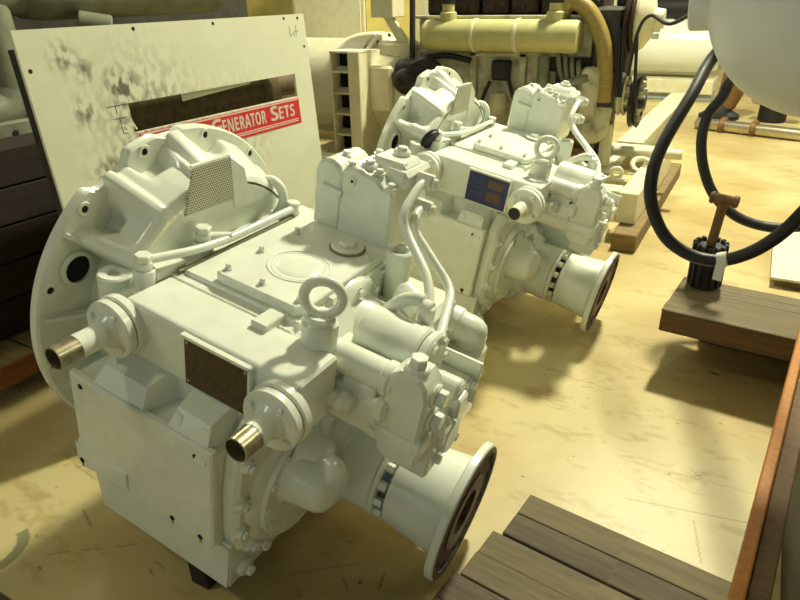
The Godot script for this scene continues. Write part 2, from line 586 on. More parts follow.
func gearbox(second: bool, xf: Transform3D, label: String) -> void:
	var R := thing("marine_gearbox", label, "gearbox", Vector3.ZERO, "white marine gearboxes")
	R.transform = xf
	offs[R] = -G0
	var w: Material = M.white

	# -- gear case, sump and the long side plate
	var g := Geo.new()
	g.span(V(-1.215, 0.16, -1.68), V(-0.74, 0.50, -0.768), 0.012)
	g.span(V(-1.17, 0.48, -1.60), V(-0.70, 0.735, -0.97), 0.02)
	g.span(V(-1.19, 0.44, -1.62), V(-0.73, 0.60, -0.86), 0.02)
	P(R, "gear_case", g, w)
	g = Geo.new()
	g.prism(PackedVector2Array([Vector2(-1.212, 0.508), Vector2(-1.214, 0.285), Vector2(-1.226, 0.262), Vector2(-1.224, 0.19), Vector2(-1.205, 0.176), Vector2(-0.745, 0.176), Vector2(-0.737, 0.186), Vector2(-0.737, 0.512)]), V(0, 0, -0.775), Basis.IDENTITY, 0.023, 0.005)
	var plate := P(R, "side_plate", g, w)
	g = Geo.new()
	g.prism(PackedVector2Array([Vector2(-1.226, 0.262), Vector2(-1.224, 0.194), Vector2(-1.20, 0.180), Vector2(-1.03, 0.20), Vector2(-1.03, 0.262)]), V(0, 0, -0.753), Basis.IDENTITY, 0.0055, 0.0045)
	P(plate, "raised_pad", g, w)
	for h: Array in [[-1.172, 0.479], [-0.786, 0.477], [-1.206, 0.203], [-1.106, 0.206], [-0.875, 0.201], [-0.779, 0.199]]:
		g = Geo.new()
		g.lathe(V(h[0], h[1], -0.758), GZ, [Vector2(0, 0.0), Vector2(0.0085, 0.0), Vector2(0.0085, 0.0120 if h[0] < -1.15 and h[1] < 0.3 else 0.0066), Vector2(0, 0.0120 if h[0] < -1.15 and h[1] < 0.3 else 0.0066)], 14)
		P(plate, "bolt_hole", g, M.hole, "dark threaded hole")
		if h[1] < 0.3:
			g = Geo.new()
			g.span(V(h[0] - 0.004, h[1] - 0.022, -0.7525), V(h[0] + 0.005, h[1] - 0.008, -0.7465 if h[0] < -1.15 else -0.7515), 0.0004)
			P(plate, "rust_run", g, M.rust_run)
	# sloped castings between the plate and the cooler
	g = Geo.new()
	g.hexa([V(-1.14, 0.49, -0.753), V(-0.962, 0.49, -0.753), V(-0.94, 0.49, -0.86), V(-1.16, 0.49, -0.86), V(-1.115, 0.556, -0.79), V(-0.972, 0.556, -0.79), V(-0.955, 0.585, -0.86), V(-1.13, 0.585, -0.86)])
	P(R, "cast_lump", g, w)
	g = Geo.new()
	g.hexa([V(-0.885, 0.49, -0.753), V(-0.757, 0.49, -0.753), V(-0.745, 0.49, -0.86), V(-0.89, 0.49, -0.86), V(-0.872, 0.556, -0.79), V(-0.768, 0.556, -0.785), V(-0.76, 0.583, -0.86), V(-0.876, 0.583, -0.86)])
	g.hexa([V(-0.875, 0.47, -0.748), V(-0.845, 0.47, -0.748), V(-0.845, 0.47, -0.775), V(-0.875, 0.47, -0.775), V(-0.873, 0.545, -0.778), V(-0.85, 0.545, -0.778), V(-0.85, 0.55, -0.79), V(-0.873, 0.55, -0.79)])
	g.hexa([V(-0.785, 0.47, -0.746), V(-0.752, 0.47, -0.746), V(-0.752, 0.47, -0.775), V(-0.785, 0.47, -0.775), V(-0.785, 0.545, -0.776), V(-0.762, 0.545, -0.776), V(-0.762, 0.55, -0.79), V(-0.785, 0.55, -0.79)])
	P(R, "cast_lump", g, w)
	g = Geo.new()
	g.hexa([V(-1.195, 0.0, -0.79), V(-0.715, 0.0, -0.79), V(-0.715, 0.0, -1.65), V(-1.195, 0.0, -1.65), V(-1.205, 0.18, -0.785), V(-0.708, 0.18, -0.785), V(-0.708, 0.18, -1.66), V(-1.205, 0.18, -1.66)])
	g.hexa([V(-1.19, 0.0, -0.782), V(-0.72, 0.0, -0.782), V(-0.72, 0.0, -0.80), V(-1.19, 0.0, -0.80), V(-1.205, 0.17, -0.777), V(-0.708, 0.17, -0.777), V(-0.708, 0.17, -0.80), V(-1.205, 0.17, -0.80)])
	P(R, "sump", g, w)
	# boss plugs on the output end of the sump
	for q: Array in [[0.045, -0.835], [0.078, -0.90]]:
		g = Geo.new()
		g.cyl(V(-0.715, q[0], q[1]), V(-0.695, q[0], q[1]), 0.026, 0.004, 20)
		var pl := P(R, "drain_boss", g, w)
		bolt(pl, V(-0.696, q[0], q[1]), GX, 0.014, 0.02)

	# -- bell housing
	var c := V(0, 0.523, -1.234)
	g = Geo.new()
	var rows := []
	for s: Array in [[-1.345, 0.30, 0.0], [-1.345, -0.005, 1.0], [-1.341, 0.0, 1.0], [-1.319, 0.0, 1.0], [-1.313, -0.006, 1.0], [-1.313, 0.30, 0.0]]:
		var row := []
		for k in 240:
			var th := TAU * k / 240.0
			var dg := rad_to_deg(th)
			var rim := 0.483 - 0.030 * (1.0 - smoothstep(5.5, 9.5, absf(dg - 28.4))) - 0.012 * (1.0 - smoothstep(4.0, 8.0, absf(dg - 1.0)))
			var r: float = rim + s[1] if s[2] > 0.5 else s[1]
			row.append(V(s[0], c.y + r * cos(th), c.z + r * sin(th)))
		rows.append(row)
	for k in rows.size() - 1:
		g.grid([rows[k], rows[k + 1]], true)
	var bell := P(R, "bell_housing", g, w)
	g = Geo.new()
	rows = []
	var bump := func(a: float, at: float, half: float) -> float: return 1.0 - smoothstep(half * 0.45, half, absf(a - at))
	for st: Array in [[-1.318, 0.0], [-1.305, 0.06], [-1.28, 0.2], [-1.25, 0.42], [-1.22, 0.62], [-1.19, 0.84], [-1.172, 0.97], [-1.16, 1.12], [-1.156, 1.35]]:
		var row := []
		for k in 300:
			var th := TAU * k / 300.0
			var dg := rad_to_deg(th)
			if dg > 180.0:
				dg -= 360.0
			var u: float = st[1]
			var r := lerpf(0.452, 0.388, minf(u, 1.0)) - maxf(u - 1.0, 0.0) * 0.06
			r += bump.call(dg, 29.5, 3.2) * 0.022 * (1.0 - u * 0.5) + bump.call(dg, 1.0, 4.5) * 0.026 * (1.0 - u * 0.6) + bump.call(dg, 7.5, 2.2) * 0.012 * minf(u * 2.0, 1.0) + bump.call(dg, 46.0, 3.0) * 0.02 * maxf(1.0 - u, 0.0)
			var near := 1.0 - smoothstep(0.12, 0.5, u)
			for hk in range(-6, 2):
				r -= bump.call(dg, 14.5 + 27.692 * hk, 8.0) * 0.044 * near
			r -= bump.call(dg, 40.0, 9.0) * 0.036 * (1.0 - smoothstep(0.55, 1.0, u))
			r = lerpf(r, minf(r, 0.335), smoothstep(52.0, 56.5, dg if dg > 0.0 else -dg - 40.0))
			row.append(V(st[0], c.y + r * cos(th), c.z + r * sin(th)))
		rows.append(row)
	g.grid(rows, true)
	g.lathe(V(-1.156, c.y, c.z), GX, [Vector2(0.36, 0), Vector2(0.0, 0.001)], 80)
	P(bell, "bell_casting", g, w)
	for q: Array in [[52.0, 0.34, 0.474, -1.235], [80.0, 0.32, 0.465, -1.27], [108.0, 0.32, 0.465, -1.26], [135.0, 0.32, 0.465, -1.26]]:
		var an := deg_to_rad(q[0])
		var ro := V(0, cos(an), sin(an))
		var ta := V(0, -sin(an), cos(an)) * 0.007
		var pa: Vector3 = V(-1.315, c.y, c.z)
		var dx: float = q[3] + 1.315
		g = Geo.new()
		g.hexa([pa + ro * q[1] - ta, pa + ro * q[2] - ta, pa + ro * q[2] + ta, pa + ro * q[1] + ta, pa + ro * q[1] - ta * 0.7 + GX * dx, pa + ro * (q[2] - 0.004) - ta * 0.7 + GX * 0.012, pa + ro * (q[2] - 0.004) + ta * 0.7 + GX * 0.012, pa + ro * q[1] + ta * 0.7 + GX * dx])
		P(bell, "rib", g, w)
	for k in 13:
		var th := deg_to_rad(14.5 + 27.692 * k)
		var p := V(-1.313, c.y + 0.459 * cos(th), c.z + 0.459 * sin(th))
		g = Geo.new()
		g.pipe(p, p + GX * 0.005, 0.019, 0.0105, 0.002, 20)
		g.pipe(p, p + GX * 0.003, 0.0105, 0.0095, 0.0005, 16)
		P(bell, "hole_boss", g, w)
		g = Geo.new()
		g.cyl(p - GX * 0.004, p + GX * 0.0018, 0.0105, 0.0005, 16)
		P(bell, "bolt_hole", g, M.hole)
	g = Geo.new()
	var hp := V(-1.315, 0.712, -0.882)
	g.pipe(hp, hp + GX * 0.014, 0.047, 0.037, 0.004, 30)
	P(bell, "sight_hole_rim", g, w)
	g = Geo.new()
	g.cyl(hp - GX * 0.002, hp + GX * 0.0045, 0.0375, 0.001, 28)
	P(bell, "sight_hole", g, M.hole, "dark round opening through the bell housing flange")
	# perforated ventilation grille on the back wall with its frame
	g = Geo.new()
	g.prism(PackedVector2Array([Vector2(0.840, -1.10), Vector2(0.968, -1.13), Vector2(0.968, -1.265), Vector2(0.838, -1.29)]), V(-1.156, 0, 0), BYZ, 0.006, 0.002)
	P(bell, "ventilation_grille", g, M.grille, "perforated metal grille")
	g = Geo.new()
	g.hexa([V(-1.172, 0.955, -1.14), V(-1.151, 0.966, -1.13), V(-1.151, 0.966, -1.268), V(-1.172, 0.955, -1.275), V(-1.172, 0.968, -1.14), V(-1.151, 0.972, -1.13), V(-1.151, 0.972, -1.268), V(-1.172, 0.968, -1.275)])
	g.hexa([V(-1.20, 0.80, -1.292), V(-1.15, 0.81, -1.288), V(-1.15, 0.80, -1.36), V(-1.20, 0.80, -1.40), V(-1.20, 0.955, -1.272), V(-1.15, 0.965, -1.268), V(-1.15, 0.92, -1.325), V(-1.20, 0.92, -1.36)])
	P(bell, "grille_frame", g, w)
	# lifting loop on the far shoulder
	g = Geo.new()
	g.torus(V(-1.165, 0.785, -1.465), V(0.35, 0, 1), 0.056, 0.0155, 0.75, 28, 10)
	g.span(V(-1.19, 0.70, -1.485), V(-1.14, 0.745, -1.445), 0.01)
	P(bell, "lifting_lug", g, w)

	# -- cooler (heat exchanger) across the front of the case
	g = Geo.new()
	g.prism(rrect(0.162, 0.145, 0.012, Vector2(0.656, -0.9135)), V(-1.09, 0, 0), BYZ, 0.515, 0.006)
	g.span(V(-1.18, 0.60, -1.0), V(-1.07, 0.72, -0.87), 0.015)
	var hx := P(R, "heat_exchanger", g, w)
	for s: Array in [[-1.096, 0.664, -0.652], [-0.612, 0.656, -0.690]]:
		g = Geo.new()
		var fp := V(s[0], s[1], -0.845)
		g.cyl(fp, fp + GZ * 0.026, 0.077, 0.004, 40)
		g.cyl(fp + GZ * 0.028, fp + GZ * 0.053, 0.074, 0.004, 40)
		g.lathe(fp + GZ * 0.05, GZ, [Vector2(0.045, 0), Vector2(0.036, 0.012), Vector2(0.031, 0.02), Vector2(0.0300, 0.055), Vector2(0.0300, s[2] + 0.795 - 0.056), Vector2(0.027, s[2] + 0.795 - 0.056)], 32)
		var fl := P(hx, "pipe_flange", g, w)
		g = Geo.new()
		var pe := V(s[0], s[1], s[2])
		g.pipe(pe - GZ * 0.058, pe, 0.0290, 0.0255, 0.001, 32)
		P(fl, "pipe_stub", g, M.cream if second else M.brass, "" if second else "bare brassy metal pipe end")
		g = Geo.new()
		g.cyl(fp + GZ * 0.06, pe - GZ * (0.003 if second else 0.045), 0.0256, 0.0005, 28)
		P(fl, "pipe_bore", g, M.black if second else M.steelblue)
		for k in 4:
			var an := PI / 4 + PI / 2 * k + 0.25
			var bp := fp + V(cos(an) * 0.056, sin(an) * 0.056, 0.052)
			g = Geo.new()
			hexnut(g, bp, GZ, 0.0095, 0.011)
			P(fl, "flange_bolt", g, w)
	# nameplate on a bracket
	g = Geo.new()
	g.span(V(-0.899, 0.722, -0.842), V(-0.694, 0.731, -0.826), 0.002)
	g.span(V(-0.703, 0.585, -0.842), V(-0.694, 0.731, -0.826), 0.002)
	g.span(V(-0.895, 0.586, -0.842), V(-0.70, 0.724, -0.836), 0.002)
	var br := P(hx, "nameplate_bracket", g, w)
	g = Geo.new()
	if second:
		g.card(V(-0.893, 0.588, -0.8345), V(0.189, 0, 0), V(0, 0.134, 0))
		g.span(V(-0.893, 0.588, -0.8365), V(-0.704, 0.722, -0.835), 0.0003)
		P(br, "nameplate", g, M.plate_blue, "dark blue printed nameplate")
	else:
		g.span(V(-0.893, 0.588, -0.8365), V(-0.704, 0.722, -0.8335), 0.001)
		P(br, "nameplate", g, M.plate_dark, "dark brown metal nameplate")
		for q: Array in [[-0.884, 0.71], [-0.713, 0.71], [-0.884, 0.6], [-0.713, 0.6]]:
			bolt(br, V(q[0], q[1], -0.834), GZ, 0.003, 0.003, M.steel, "rivet")

	# -- covers on top
	g = Geo.new()
	g.span(V(-1.075, 0.70, -1.50), V(-0.71, 0.746, -1.014), 0.005)
	P(R, "top_plate", g, w)
	g = Geo.new()
	g.span(V(-1.07, 0.700, -1.0145), V(-0.772, 0.718, -0.9855), 0.001)
	P(R, "seam", g, M.seam)
	g = Geo.new()
	g.span(V(-1.088, 0.728, -1.478), V(-1.0765, 0.7475, -1.004), 0.001)
	P(R, "seam", g, M.seam, "rusty gap along the top plate")
	# clamps bridging the slot
	for q: Array in [[-1.155, -1.095, -1.045, -0.945], [-0.797, -0.752, -1.075, -0.945]]:
		g = Geo.new()
		g.span(V(q[0], 0.730, q[2]), V(q[1], 0.754, q[3]), 0.003)
		var cl := P(R, "clamp", g, w)
		if q[0] > -1.0:
			bolt(cl, V(-0.772, 0.747, -1.045), GY, 0.012, 0.012)
	g = Geo.new()
	g.prism(PackedVector2Array([Vector2(-1.028, -0.965), Vector2(-1.038, -0.985), Vector2(-1.45, -0.988), Vector2(-1.46, -0.72), Vector2(-1.06, -0.715), Vector2(-1.03, -0.735)]), V(0, 0.744, 0), BZX, 0.029, 0.004)
	var cov := P(R, "inspection_cover", g, w)
	for q: Array in [[-0.968, -1.06], [-0.97, -1.19], [-0.97, -1.345], [-0.86, -1.062], [-0.745, -1.06], [-0.737, -1.352]]:
		bolt(cov, V(q[0], 0.773, q[1]), GY, 0.0075, 0.016)
	g = Geo.new()
	g.torus(V(-0.848, 0.772, -1.195), GY, 0.082, 0.0035, 1.0, 48, 8)
	g.torus(V(-0.848, 0.772, -1.195), GY, 0.072, 0.002, 1.0, 48, 6)
	P(cov, "raised_emblem_ring", g, w)
	g = Geo.new()
	g.lathe(V(-0.848, 0.7725, -1.195), GY, [Vector2(0.060, 0), Vector2(0.056, 0.0022), Vector2(0.03, 0.003), Vector2(0, 0.003)], 40)
	P(cov, "worn_emblem", g, w)
	g = Geo.new()
	g.lathe(V(-0.812, 0.773, -1.37), GY, [Vector2(0, 0), Vector2(0.052, 0), Vector2(0.052, 0.004), Vector2(0, 0.004)], 36)
	P(cov, "filler_seal", g, M.seam)
	g = Geo.new()
	g.cyl(V(-0.812, 0.776, -1.37), V(-0.812, 0.785, -1.37), 0.047, 0.003, 36)
	hexnut(g, V(-0.812, 0.784, -1.37), GY, 0.025, 0.014)
	P(cov, "filler_cap", g, w)

	# -- control valve block at the rear of the top
	g = Geo.new()
	g.prism(PackedVector2Array([Vector2(-0.905, 0.752), Vector2(-0.737, 0.752), Vector2(-0.73, 0.77), Vector2(-0.733, 0.93), Vector2(-0.742, 0.945), Vector2(-0.77, 0.945), Vector2(-0.79, 0.965), Vector2(-0.83, 0.968), Vector2(-0.845, 0.975), Vector2(-0.893, 0.972), Vector2(-0.905, 0.955)]), V(0, 0, -1.66), Basis.IDENTITY, 0.21, 0.008)
	var vb := P(R, "control_valve_block", g, w)
	g = Geo.new()
	var arc := PackedVector2Array([Vector2(-1.0, 0.765), Vector2(-0.90, 0.752), Vector2(-0.90, 0.90)])
	for k in 9:
		var t := PI * k / 8.0
		arc.append(Vector2(-0.952 + cos(t) * 0.05, 0.925 + sin(t) * 0.05))
	g.prism(arc, V(0, 0, -1.62), Basis.IDENTITY, 0.165, 0.01)
	g.sweep([V(-0.965, 0.895, -1.452), V(-0.895, 0.889, -1.449)], 0.009, 8)
	P(vb, "valve_end_cover", g, w)
	g = Geo.new()
	g.span(V(-0.86, 0.955, -1.635), V(-0.745, 1.0, -1.52), 0.012)
	g.span(V(-0.80, 0.93, -1.66), V(-0.725, 0.985, -1.50), 0.012)
	g.cyl(V(-0.80, 0.99, -1.60), V(-0.80, 1.015, -1.60), 0.026, 0.004, 20)
	g.cyl(V(-0.845, 0.965, -1.50), V(-0.845, 0.985, -1.50), 0.024, 0.004, 20)
	hexnut(g, V(-0.80, 1.012, -1.60), GY, 0.017, 0.012)
	hexnut(g, V(-0.845, 0.983, -1.50), GY, 0.015, 0.012)
	hexnut(g, V(-0.765, 0.985, -1.545), GY, 0.015, 0.014)
	P(vb, "valve_cap", g, w)
	for q: Array in [[-0.885, -1.47], [-0.755, -1.475], [-0.885, -1.62], [-0.80, -1.48], [-0.945, -1.53]]:
		bolt(vb, V(q[0], 0.972 if q[0] < -0.78 else 0.944, q[1]), GY, 0.012, 0.014)
	g = Geo.new()
	g.cyl(V(-0.866, 0.937, -1.452), V(-0.866, 0.937, -1.446), 0.013, 0.002, 20)
	P(vb, "port_rim", g, w)
	g = Geo.new()
	g.cyl(V(-0.866, 0.937, -1.447), V(-0.866, 0.937, -1.4455), 0.005, 0.0004, 12)
	P(vb, "port", g, M.hole)
	# tube fittings at the end of the valve block
	for q: Array in [[0.955, -1.575, -0.725, -0.675], [0.868, -1.592, -0.73, -0.675]]:
		g = Geo.new()
		g.cyl(V(-0.76, q[0], q[1]), V(q[2], q[0], q[1]), 0.024, 0.003, 20)
		hexnut(g, V(q[2], q[0], q[1]), GX, 0.026, q[3] - q[2])
		g.cyl(V(q[3], q[0], q[1]), V(q[3] + 0.014, q[0], q[1]), 0.017, 0.003, 18)
		P(R, "tube_fitting", g, w)
	g = Geo.new()
	g.bent([V(-0.70, 0.955, -1.575), V(-0.70, 0.953, -1.535), V(-0.69, 0.900, -1.43), V(-0.67, 0.858, -1.432), V(-0.53, 0.800, -1.327), V(-0.455, 0.72, -1.20)], 0.0128, 0.05, 12)
	P(R, "oil_tube", g, w)
	g = Geo.new()
	g.bent([V(-0.70, 0.868, -1.592), V(-0.70, 0.866, -1.55), V(-0.68, 0.845, -1.49), V(-0.50, 0.742, -1.426), V(-0.425, 0.72, -1.195)], 0.0128, 0.05, 12)
	P(R, "oil_tube", g, w)
	# open stand pipe in front of the valve
	g = Geo.new()
	g.pipe(V(-0.664, 0.60, -1.42), V(-0.674, 0.80, -1.42), 0.036, 0.023, 0.005, 28)
	g.cyl(V(-0.664, 0.60, -1.42), V(-0.674, 0.785, -1.42), 0.0235, 0.001, 20)
	P(R, "stand_pipe", g, w)

	# -- lubricating pipe, bosses and fittings between bell and covers
	g = Geo.new()
	g.span(V(-1.17, 0.66, -1.56), V(-1.08, 0.735, -0.98), 0.01)
	P(R, "case_shelf", g, w)
	g = Geo.new()
	g.bent([V(-1.118, 0.79, -0.935), V(-1.086, 0.778, -1.075), V(-1.087, 0.767, -1.19), V(-1.092, 0.765, -1.49)], 0.0115, 0.04, 10)
	P(R, "lubrication_pipe", g, w)
	for q: Array in [[-1.12, -0.930, 0.79], [-1.122, -1.132, 0.795], [-1.098, -1.495, 0.765]]:
		g = Geo.new()
		g.cyl(V(q[0], 0.64, q[1]), V(q[0], q[2] - 0.022, q[1]), 0.027, 0.003, 20)
		g.cyl(V(q[0], q[2] - 0.022, q[1]), V(q[0], q[2], q[1]), 0.021, 0.003, 20)
		hexnut(g, V(q[0], q[2], q[1]), GY, 0.0225, 0.018)
		P(R, "banjo_fitting", g, w)
	g = Geo.new()
	g.sweep([V(-1.122, 0.782, -1.132), V(-1.088, 0.772, -1.20)], 0.013, 10)
	P(R, "lubrication_pipe", g, w)
	g = Geo.new()
	g.pipe(V(-1.19, 0.60, -0.90), V(-1.19, 0.742, -0.90), 0.043, 0.021, 0.004, 32)
	g.cyl(V(-1.19, 0.60, -0.90), V(-1.19, 0.728, -0.90), 0.022, 0.001, 20)
	P(R, "cast_boss", g, w)
	if second:
		g = Geo.new()
		g.cyl(V(-1.142, 0.775, -0.90), V(-1.124, 0.767, -0.896), 0.047, 0.004, 32)
		g.torus(V(-1.142, 0.775, -0.90), V(0.9, -0.4, 0.2), 0.046, 0.0055, 1.0, 32, 8)
		P(R, "cap_plug", g, M.blackplastic, "black plastic cap")

	# -- eyebolt
	g = Geo.new()
	g.cyl(V(-0.642, 0.66, -1.0), V(-0.642, 0.80, -1.0), 0.044, 0.008, 8)
	g.cyl(V(-0.642, 0.79, -1.0), V(-0.642, 0.812, -1.0), 0.036, 0.006, 24)
	g.torus(V(-0.640, 0.856, -1.0), V(0.45, 0, 0.9), 0.043, 0.0125, 1.0, 36, 12)
	P(R, "lifting_eye", g, w)

	# -- transfer housing behind the eyebolt
	g = Geo.new()
	g.lathe(V(-0.76, 0.60, -1.25), GX, [Vector2(0, 0), Vector2(0.16, 0), Vector2(0.16, 0.05), Vector2(0.15, 0.065), Vector2(0.118, 0.075), Vector2(0.112, 0.13), Vector2(0.09, 0.155), Vector2(0, 0.16)], 40)
	g.hexa([V(-0.73, 0.62, -1.06), V(-0.61, 0.62, -1.06), V(-0.61, 0.62, -1.20), V(-0.73, 0.62, -1.20), V(-0.735, 0.76, -1.14), V(-0.70, 0.76, -1.14), V(-0.70, 0.76, -1.19), V(-0.735, 0.76, -1.19)])
	g.span(V(-0.64, 0.60, -1.13), V(-0.575, 0.70, -1.06), 0.006)
	P(R, "transfer_housing", g, w)
	for k in 5:
		var an := -1.2 + 0.6 * k
		bolt(R, V(-0.69, 0.60 + 0.135 * cos(an), -1.25 + 0.135 * sin(an)), GX, 0.011, 0.014)
	g = Geo.new()
	g.bent([V(-0.60, 0.63, -1.18), V(-0.605, 0.69, -1.20), V(-0.565, 0.772, -1.20), V(-0.52, 0.812, -1.205), V(-0.488, 0.812, -1.21)], 0.0185, 0.05, 12)
	g.cyl(V(-0.49, 0.79, -1.212), V(-0.465, 0.79, -1.213), 0.026, 0.003, 18)
	g.cyl(V(-0.478, 0.72, -1.213), V(-0.478, 0.80, -1.213), 0.022, 0.003, 18)
	P(R, "oil_pipe", g, w)

	# -- pump cylinder, filter tube and filter head
	g = Geo.new()
	g.cyl(V(-0.60, 0.705, -1.145), V(-0.437, 0.705, -1.145), 0.074, 0.006, 40)
	g.cyl(V(-0.434, 0.705, -1.145), V(-0.408, 0.705, -1.145), 0.074, 0.006, 40)
	var pc := P(R, "pump_cylinder", g, w)
	for k in 6:
		var an := 0.4 + TAU * k / 6.0
		bolt(pc, V(-0.409, 0.705 + 0.056 * cos(an), -1.145 + 0.056 * sin(an)), GX, 0.012, 0.013)
	g = Geo.new()
	g.cyl(V(-0.62, 0.697, -1.035), V(-0.44, 0.697, -1.035), 0.038, 0.004, 30)
	g.cyl(V(-0.478, 0.697, -1.035), V(-0.45, 0.697, -1.035), 0.043, 0.006, 30)
	P(R, "filter_tube", g, w)
	g = Geo.new()
	g.span(V(-0.60, 0.575, -1.09), V(-0.455, 0.652, -0.992), 0.012)
	g.span(V(-0.57, 0.64, -1.09), V(-0.48, 0.672, -1.0), 0.006)
	g.cyl(V(-0.62, 0.56, -1.04), V(-0.445, 0.56, -1.04), 0.042, 0.004, 24)
	g.span(V(-0.478, 0.60, -1.06), V(-0.44, 0.66, -0.985), 0.01)
	P(R, "filter_body", g, w)
	g = Geo.new()
	hexnut(g, V(-0.585, 0.625, -0.975), GX, 0.022, 0.03)
	g.cyl(V(-0.557, 0.625, -0.975), V(-0.53, 0.625, -0.975), 0.027, 0.006, 20)
	hexnut(g, V(-0.533, 0.625, -0.975), GX, 0.024, 0.016)
	g.bent([V(-0.60, 0.70, -1.0), V(-0.598, 0.66, -0.982), V(-0.595, 0.625, -0.975), V(-0.57, 0.625, -0.975)], 0.014, 0.02, 10)
	P(R, "elbow_fitting", g, w)
	g = Geo.new()
	g.prism(PackedVector2Array([Vector2(-0.462, 0.575), Vector2(-0.355, 0.575), Vector2(-0.352, 0.70), Vector2(-0.36, 0.735), Vector2(-0.378, 0.755), Vector2(-0.43, 0.755), Vector2(-0.452, 0.735), Vector2(-0.46, 0.69)]), V(0, 0, -1.085), Basis.IDENTITY, 0.085, 0.008)
	var fh := P(R, "filter_head", g, w)
	g = Geo.new()
	g.cyl(V(-0.402, 0.748, -1.035), V(-0.402, 0.768, -1.035), 0.029, 0.004, 24)
	hexnut(g, V(-0.402, 0.766, -1.035), GY, 0.0215, 0.024)
	P(fh, "cap_nut", g, w)
	g = Geo.new()
	g.span(V(-0.478, 0.545, -1.09), V(-0.342, 0.585, -0.99), 0.004)
	P(fh, "cover_plate", g, w)
	for q: Array in [[-0.466, 0.575], [-0.356, 0.556]]:
		bolt(fh, V(q[0], q[1] - 0.004, -0.991), GZ, 0.008, 0.006)
	g = Geo.new()
	g.prism(PackedVector2Array([Vector2(-0.462, 0.546), Vector2(-0.352, 0.546), Vector2(-0.352, 0.505), Vector2(-0.375, 0.488), Vector2(-0.43, 0.488), Vector2(-0.462, 0.515)]), V(0, 0, -1.09), Basis.IDENTITY, 0.088, 0.006)
	P(fh, "filter_base", g, w)
	for q: Array in [[0.70, -1.045], [0.63, -1.05]]:
		g = Geo.new()
		g.cyl(V(-0.356, q[0], q[1]), V(-0.345, q[0], q[1]), 0.03, 0.004, 24)
		hexnut(g, V(-0.346, q[0], q[1]), GX, 0.021, 0.022)
		P(fh, "plug", g, w)

	# -- gear pump: ribs run along its axis
	g = Geo.new()
	g.prism(PackedVector2Array([Vector2(0.44, -1.05), Vector2(0.585, -1.06), Vector2(0.62, -1.10), Vector2(0.622, -1.19), Vector2(0.59, -1.215), Vector2(0.58, -1.25), Vector2(0.50, -1.25), Vector2(0.44, -1.20)]), V(-0.44, 0, 0), BYZ, 0.105, 0.006)
	var gp := P(R, "gear_pump", g, w)
	g = Geo.new()
	g.span(V(-0.47, 0.54, -1.276), V(-0.322, 0.670, -1.262), 0.003)
	P(gp, "flange_plate", g, w)
	g = Geo.new()
	g.span(V(-0.44, 0.598, -1.262), V(-0.336, 0.628, -1.225), 0.006)
	P(gp, "mounting_rib", g, w)
	g = Geo.new()
	g.cyl(V(-0.45, 0.648, -1.155), V(-0.328, 0.648, -1.155), 0.032, 0.008, 24)
	P(gp, "rounded_rib", g, w)
	g = Geo.new()
	g.span(V(-0.35, 0.585, -1.18), V(-0.315, 0.645, -1.125), 0.006)
	g.span(V(-0.35, 0.565, -1.115), V(-0.318, 0.60, -1.065), 0.005)
	g.cyl(V(-0.345, 0.52, -1.14), V(-0.318, 0.52, -1.14), 0.045, 0.005, 24)
	P(gp, "pump_end_lug", g, w)
	for q: Array in [[0.612, -1.245], [0.575, -1.20], [0.595, -1.10], [0.545, -1.09], [0.47, -1.10], [0.47, -1.20]]:
		bolt(gp, V(-0.336, q[0], q[1]), GX, 0.013, 0.016)

	# -- far output side: secondary housing with a capped elbow
	g = Geo.new()
	g.prism(PackedVector2Array([Vector2(-1.34, -0.74), Vector2(-1.34, -0.43), Vector2(-1.36, -0.405), Vector2(-1.59, -0.405), Vector2(-1.615, -0.425), Vector2(-1.62, -0.74)]), V(0, 0.24, 0), BZX, 0.265, 0.008)
	P(R, "secondary_housing", g, w)
	g = Geo.new()
	g.lathe(V(-0.565, 0.555, -1.56), V(1, -0.08, -0.05), [Vector2(0, 0), Vector2(0.04, 0), Vector2(0.04, 0.03), Vector2(0.056, 0.032), Vector2(0.056, 0.062), Vector2(0.052, 0.066), Vector2(0.05, 0.075), Vector2(0.05, 0.10), Vector2(0.046, 0.125), Vector2(0.034, 0.143), Vector2(0.018, 0.152), Vector2(0, 0.155)], 32)
	g.cyl(V(-0.455, 0.50, -1.565), V(-0.455, 0.545, -1.565), 0.046, 0.004, 24)
	P(R, "capped_elbow", g, w)
	g = Geo.new()
	g.cyl(V(-0.58, 0.56, -1.45), V(-0.50, 0.56, -1.45), 0.04, 0.008, 24)
	g.cyl(V(-0.62, 0.72, -1.36), V(-0.52, 0.70, -1.32), 0.04, 0.012, 24)
	g.span(V(-0.70, 0.46, -1.56), V(-0.52, 0.66, -1.33), 0.02)
	P(R, "valve_manifold", g, w)

	# -- output end: end cover, bearing covers, cast bulge
	g = Geo.new()
	var oc := PackedVector2Array()
	for q: Array in [[0.60, -0.98], [0.56, -0.86], [0.50, -0.80], [0.38, -0.785], [0.22, -0.785], [0.155, -0.80], [0.105, -0.845], [0.075, -0.91], [0.03, -1.05], [0.01, -1.237], [0.03, -1.42], [0.10, -1.60], [0.25, -1.66], [0.5, -1.66], [0.6, -1.5]]:
		oc.append(Vector2(q[0], q[1]))
	g.prism(oc, V(-0.745, 0, 0), BYZ, 0.055, 0.012)
	var ec := P(R, "end_cover", g, w)
	g = Geo.new()
	g.lathe(V(-0.70, 0.268, -1.02), GX, [Vector2(0, 0), Vector2(0.205, 0), Vector2(0.205, 0.014), Vector2(0.19, 0.03), Vector2(0.175, 0.032), Vector2(0.172, 0.044), Vector2(0, 0.05)], 64)
	P(ec, "bearing_cover", g, w)
	for k in 13:
		var an := TAU * k / 13.0 + 0.1
		bolt(ec, V(-0.665, 0.268 + 0.157 * cos(an), -1.02 + 0.157 * sin(an)), GX, 0.011, 0.014)
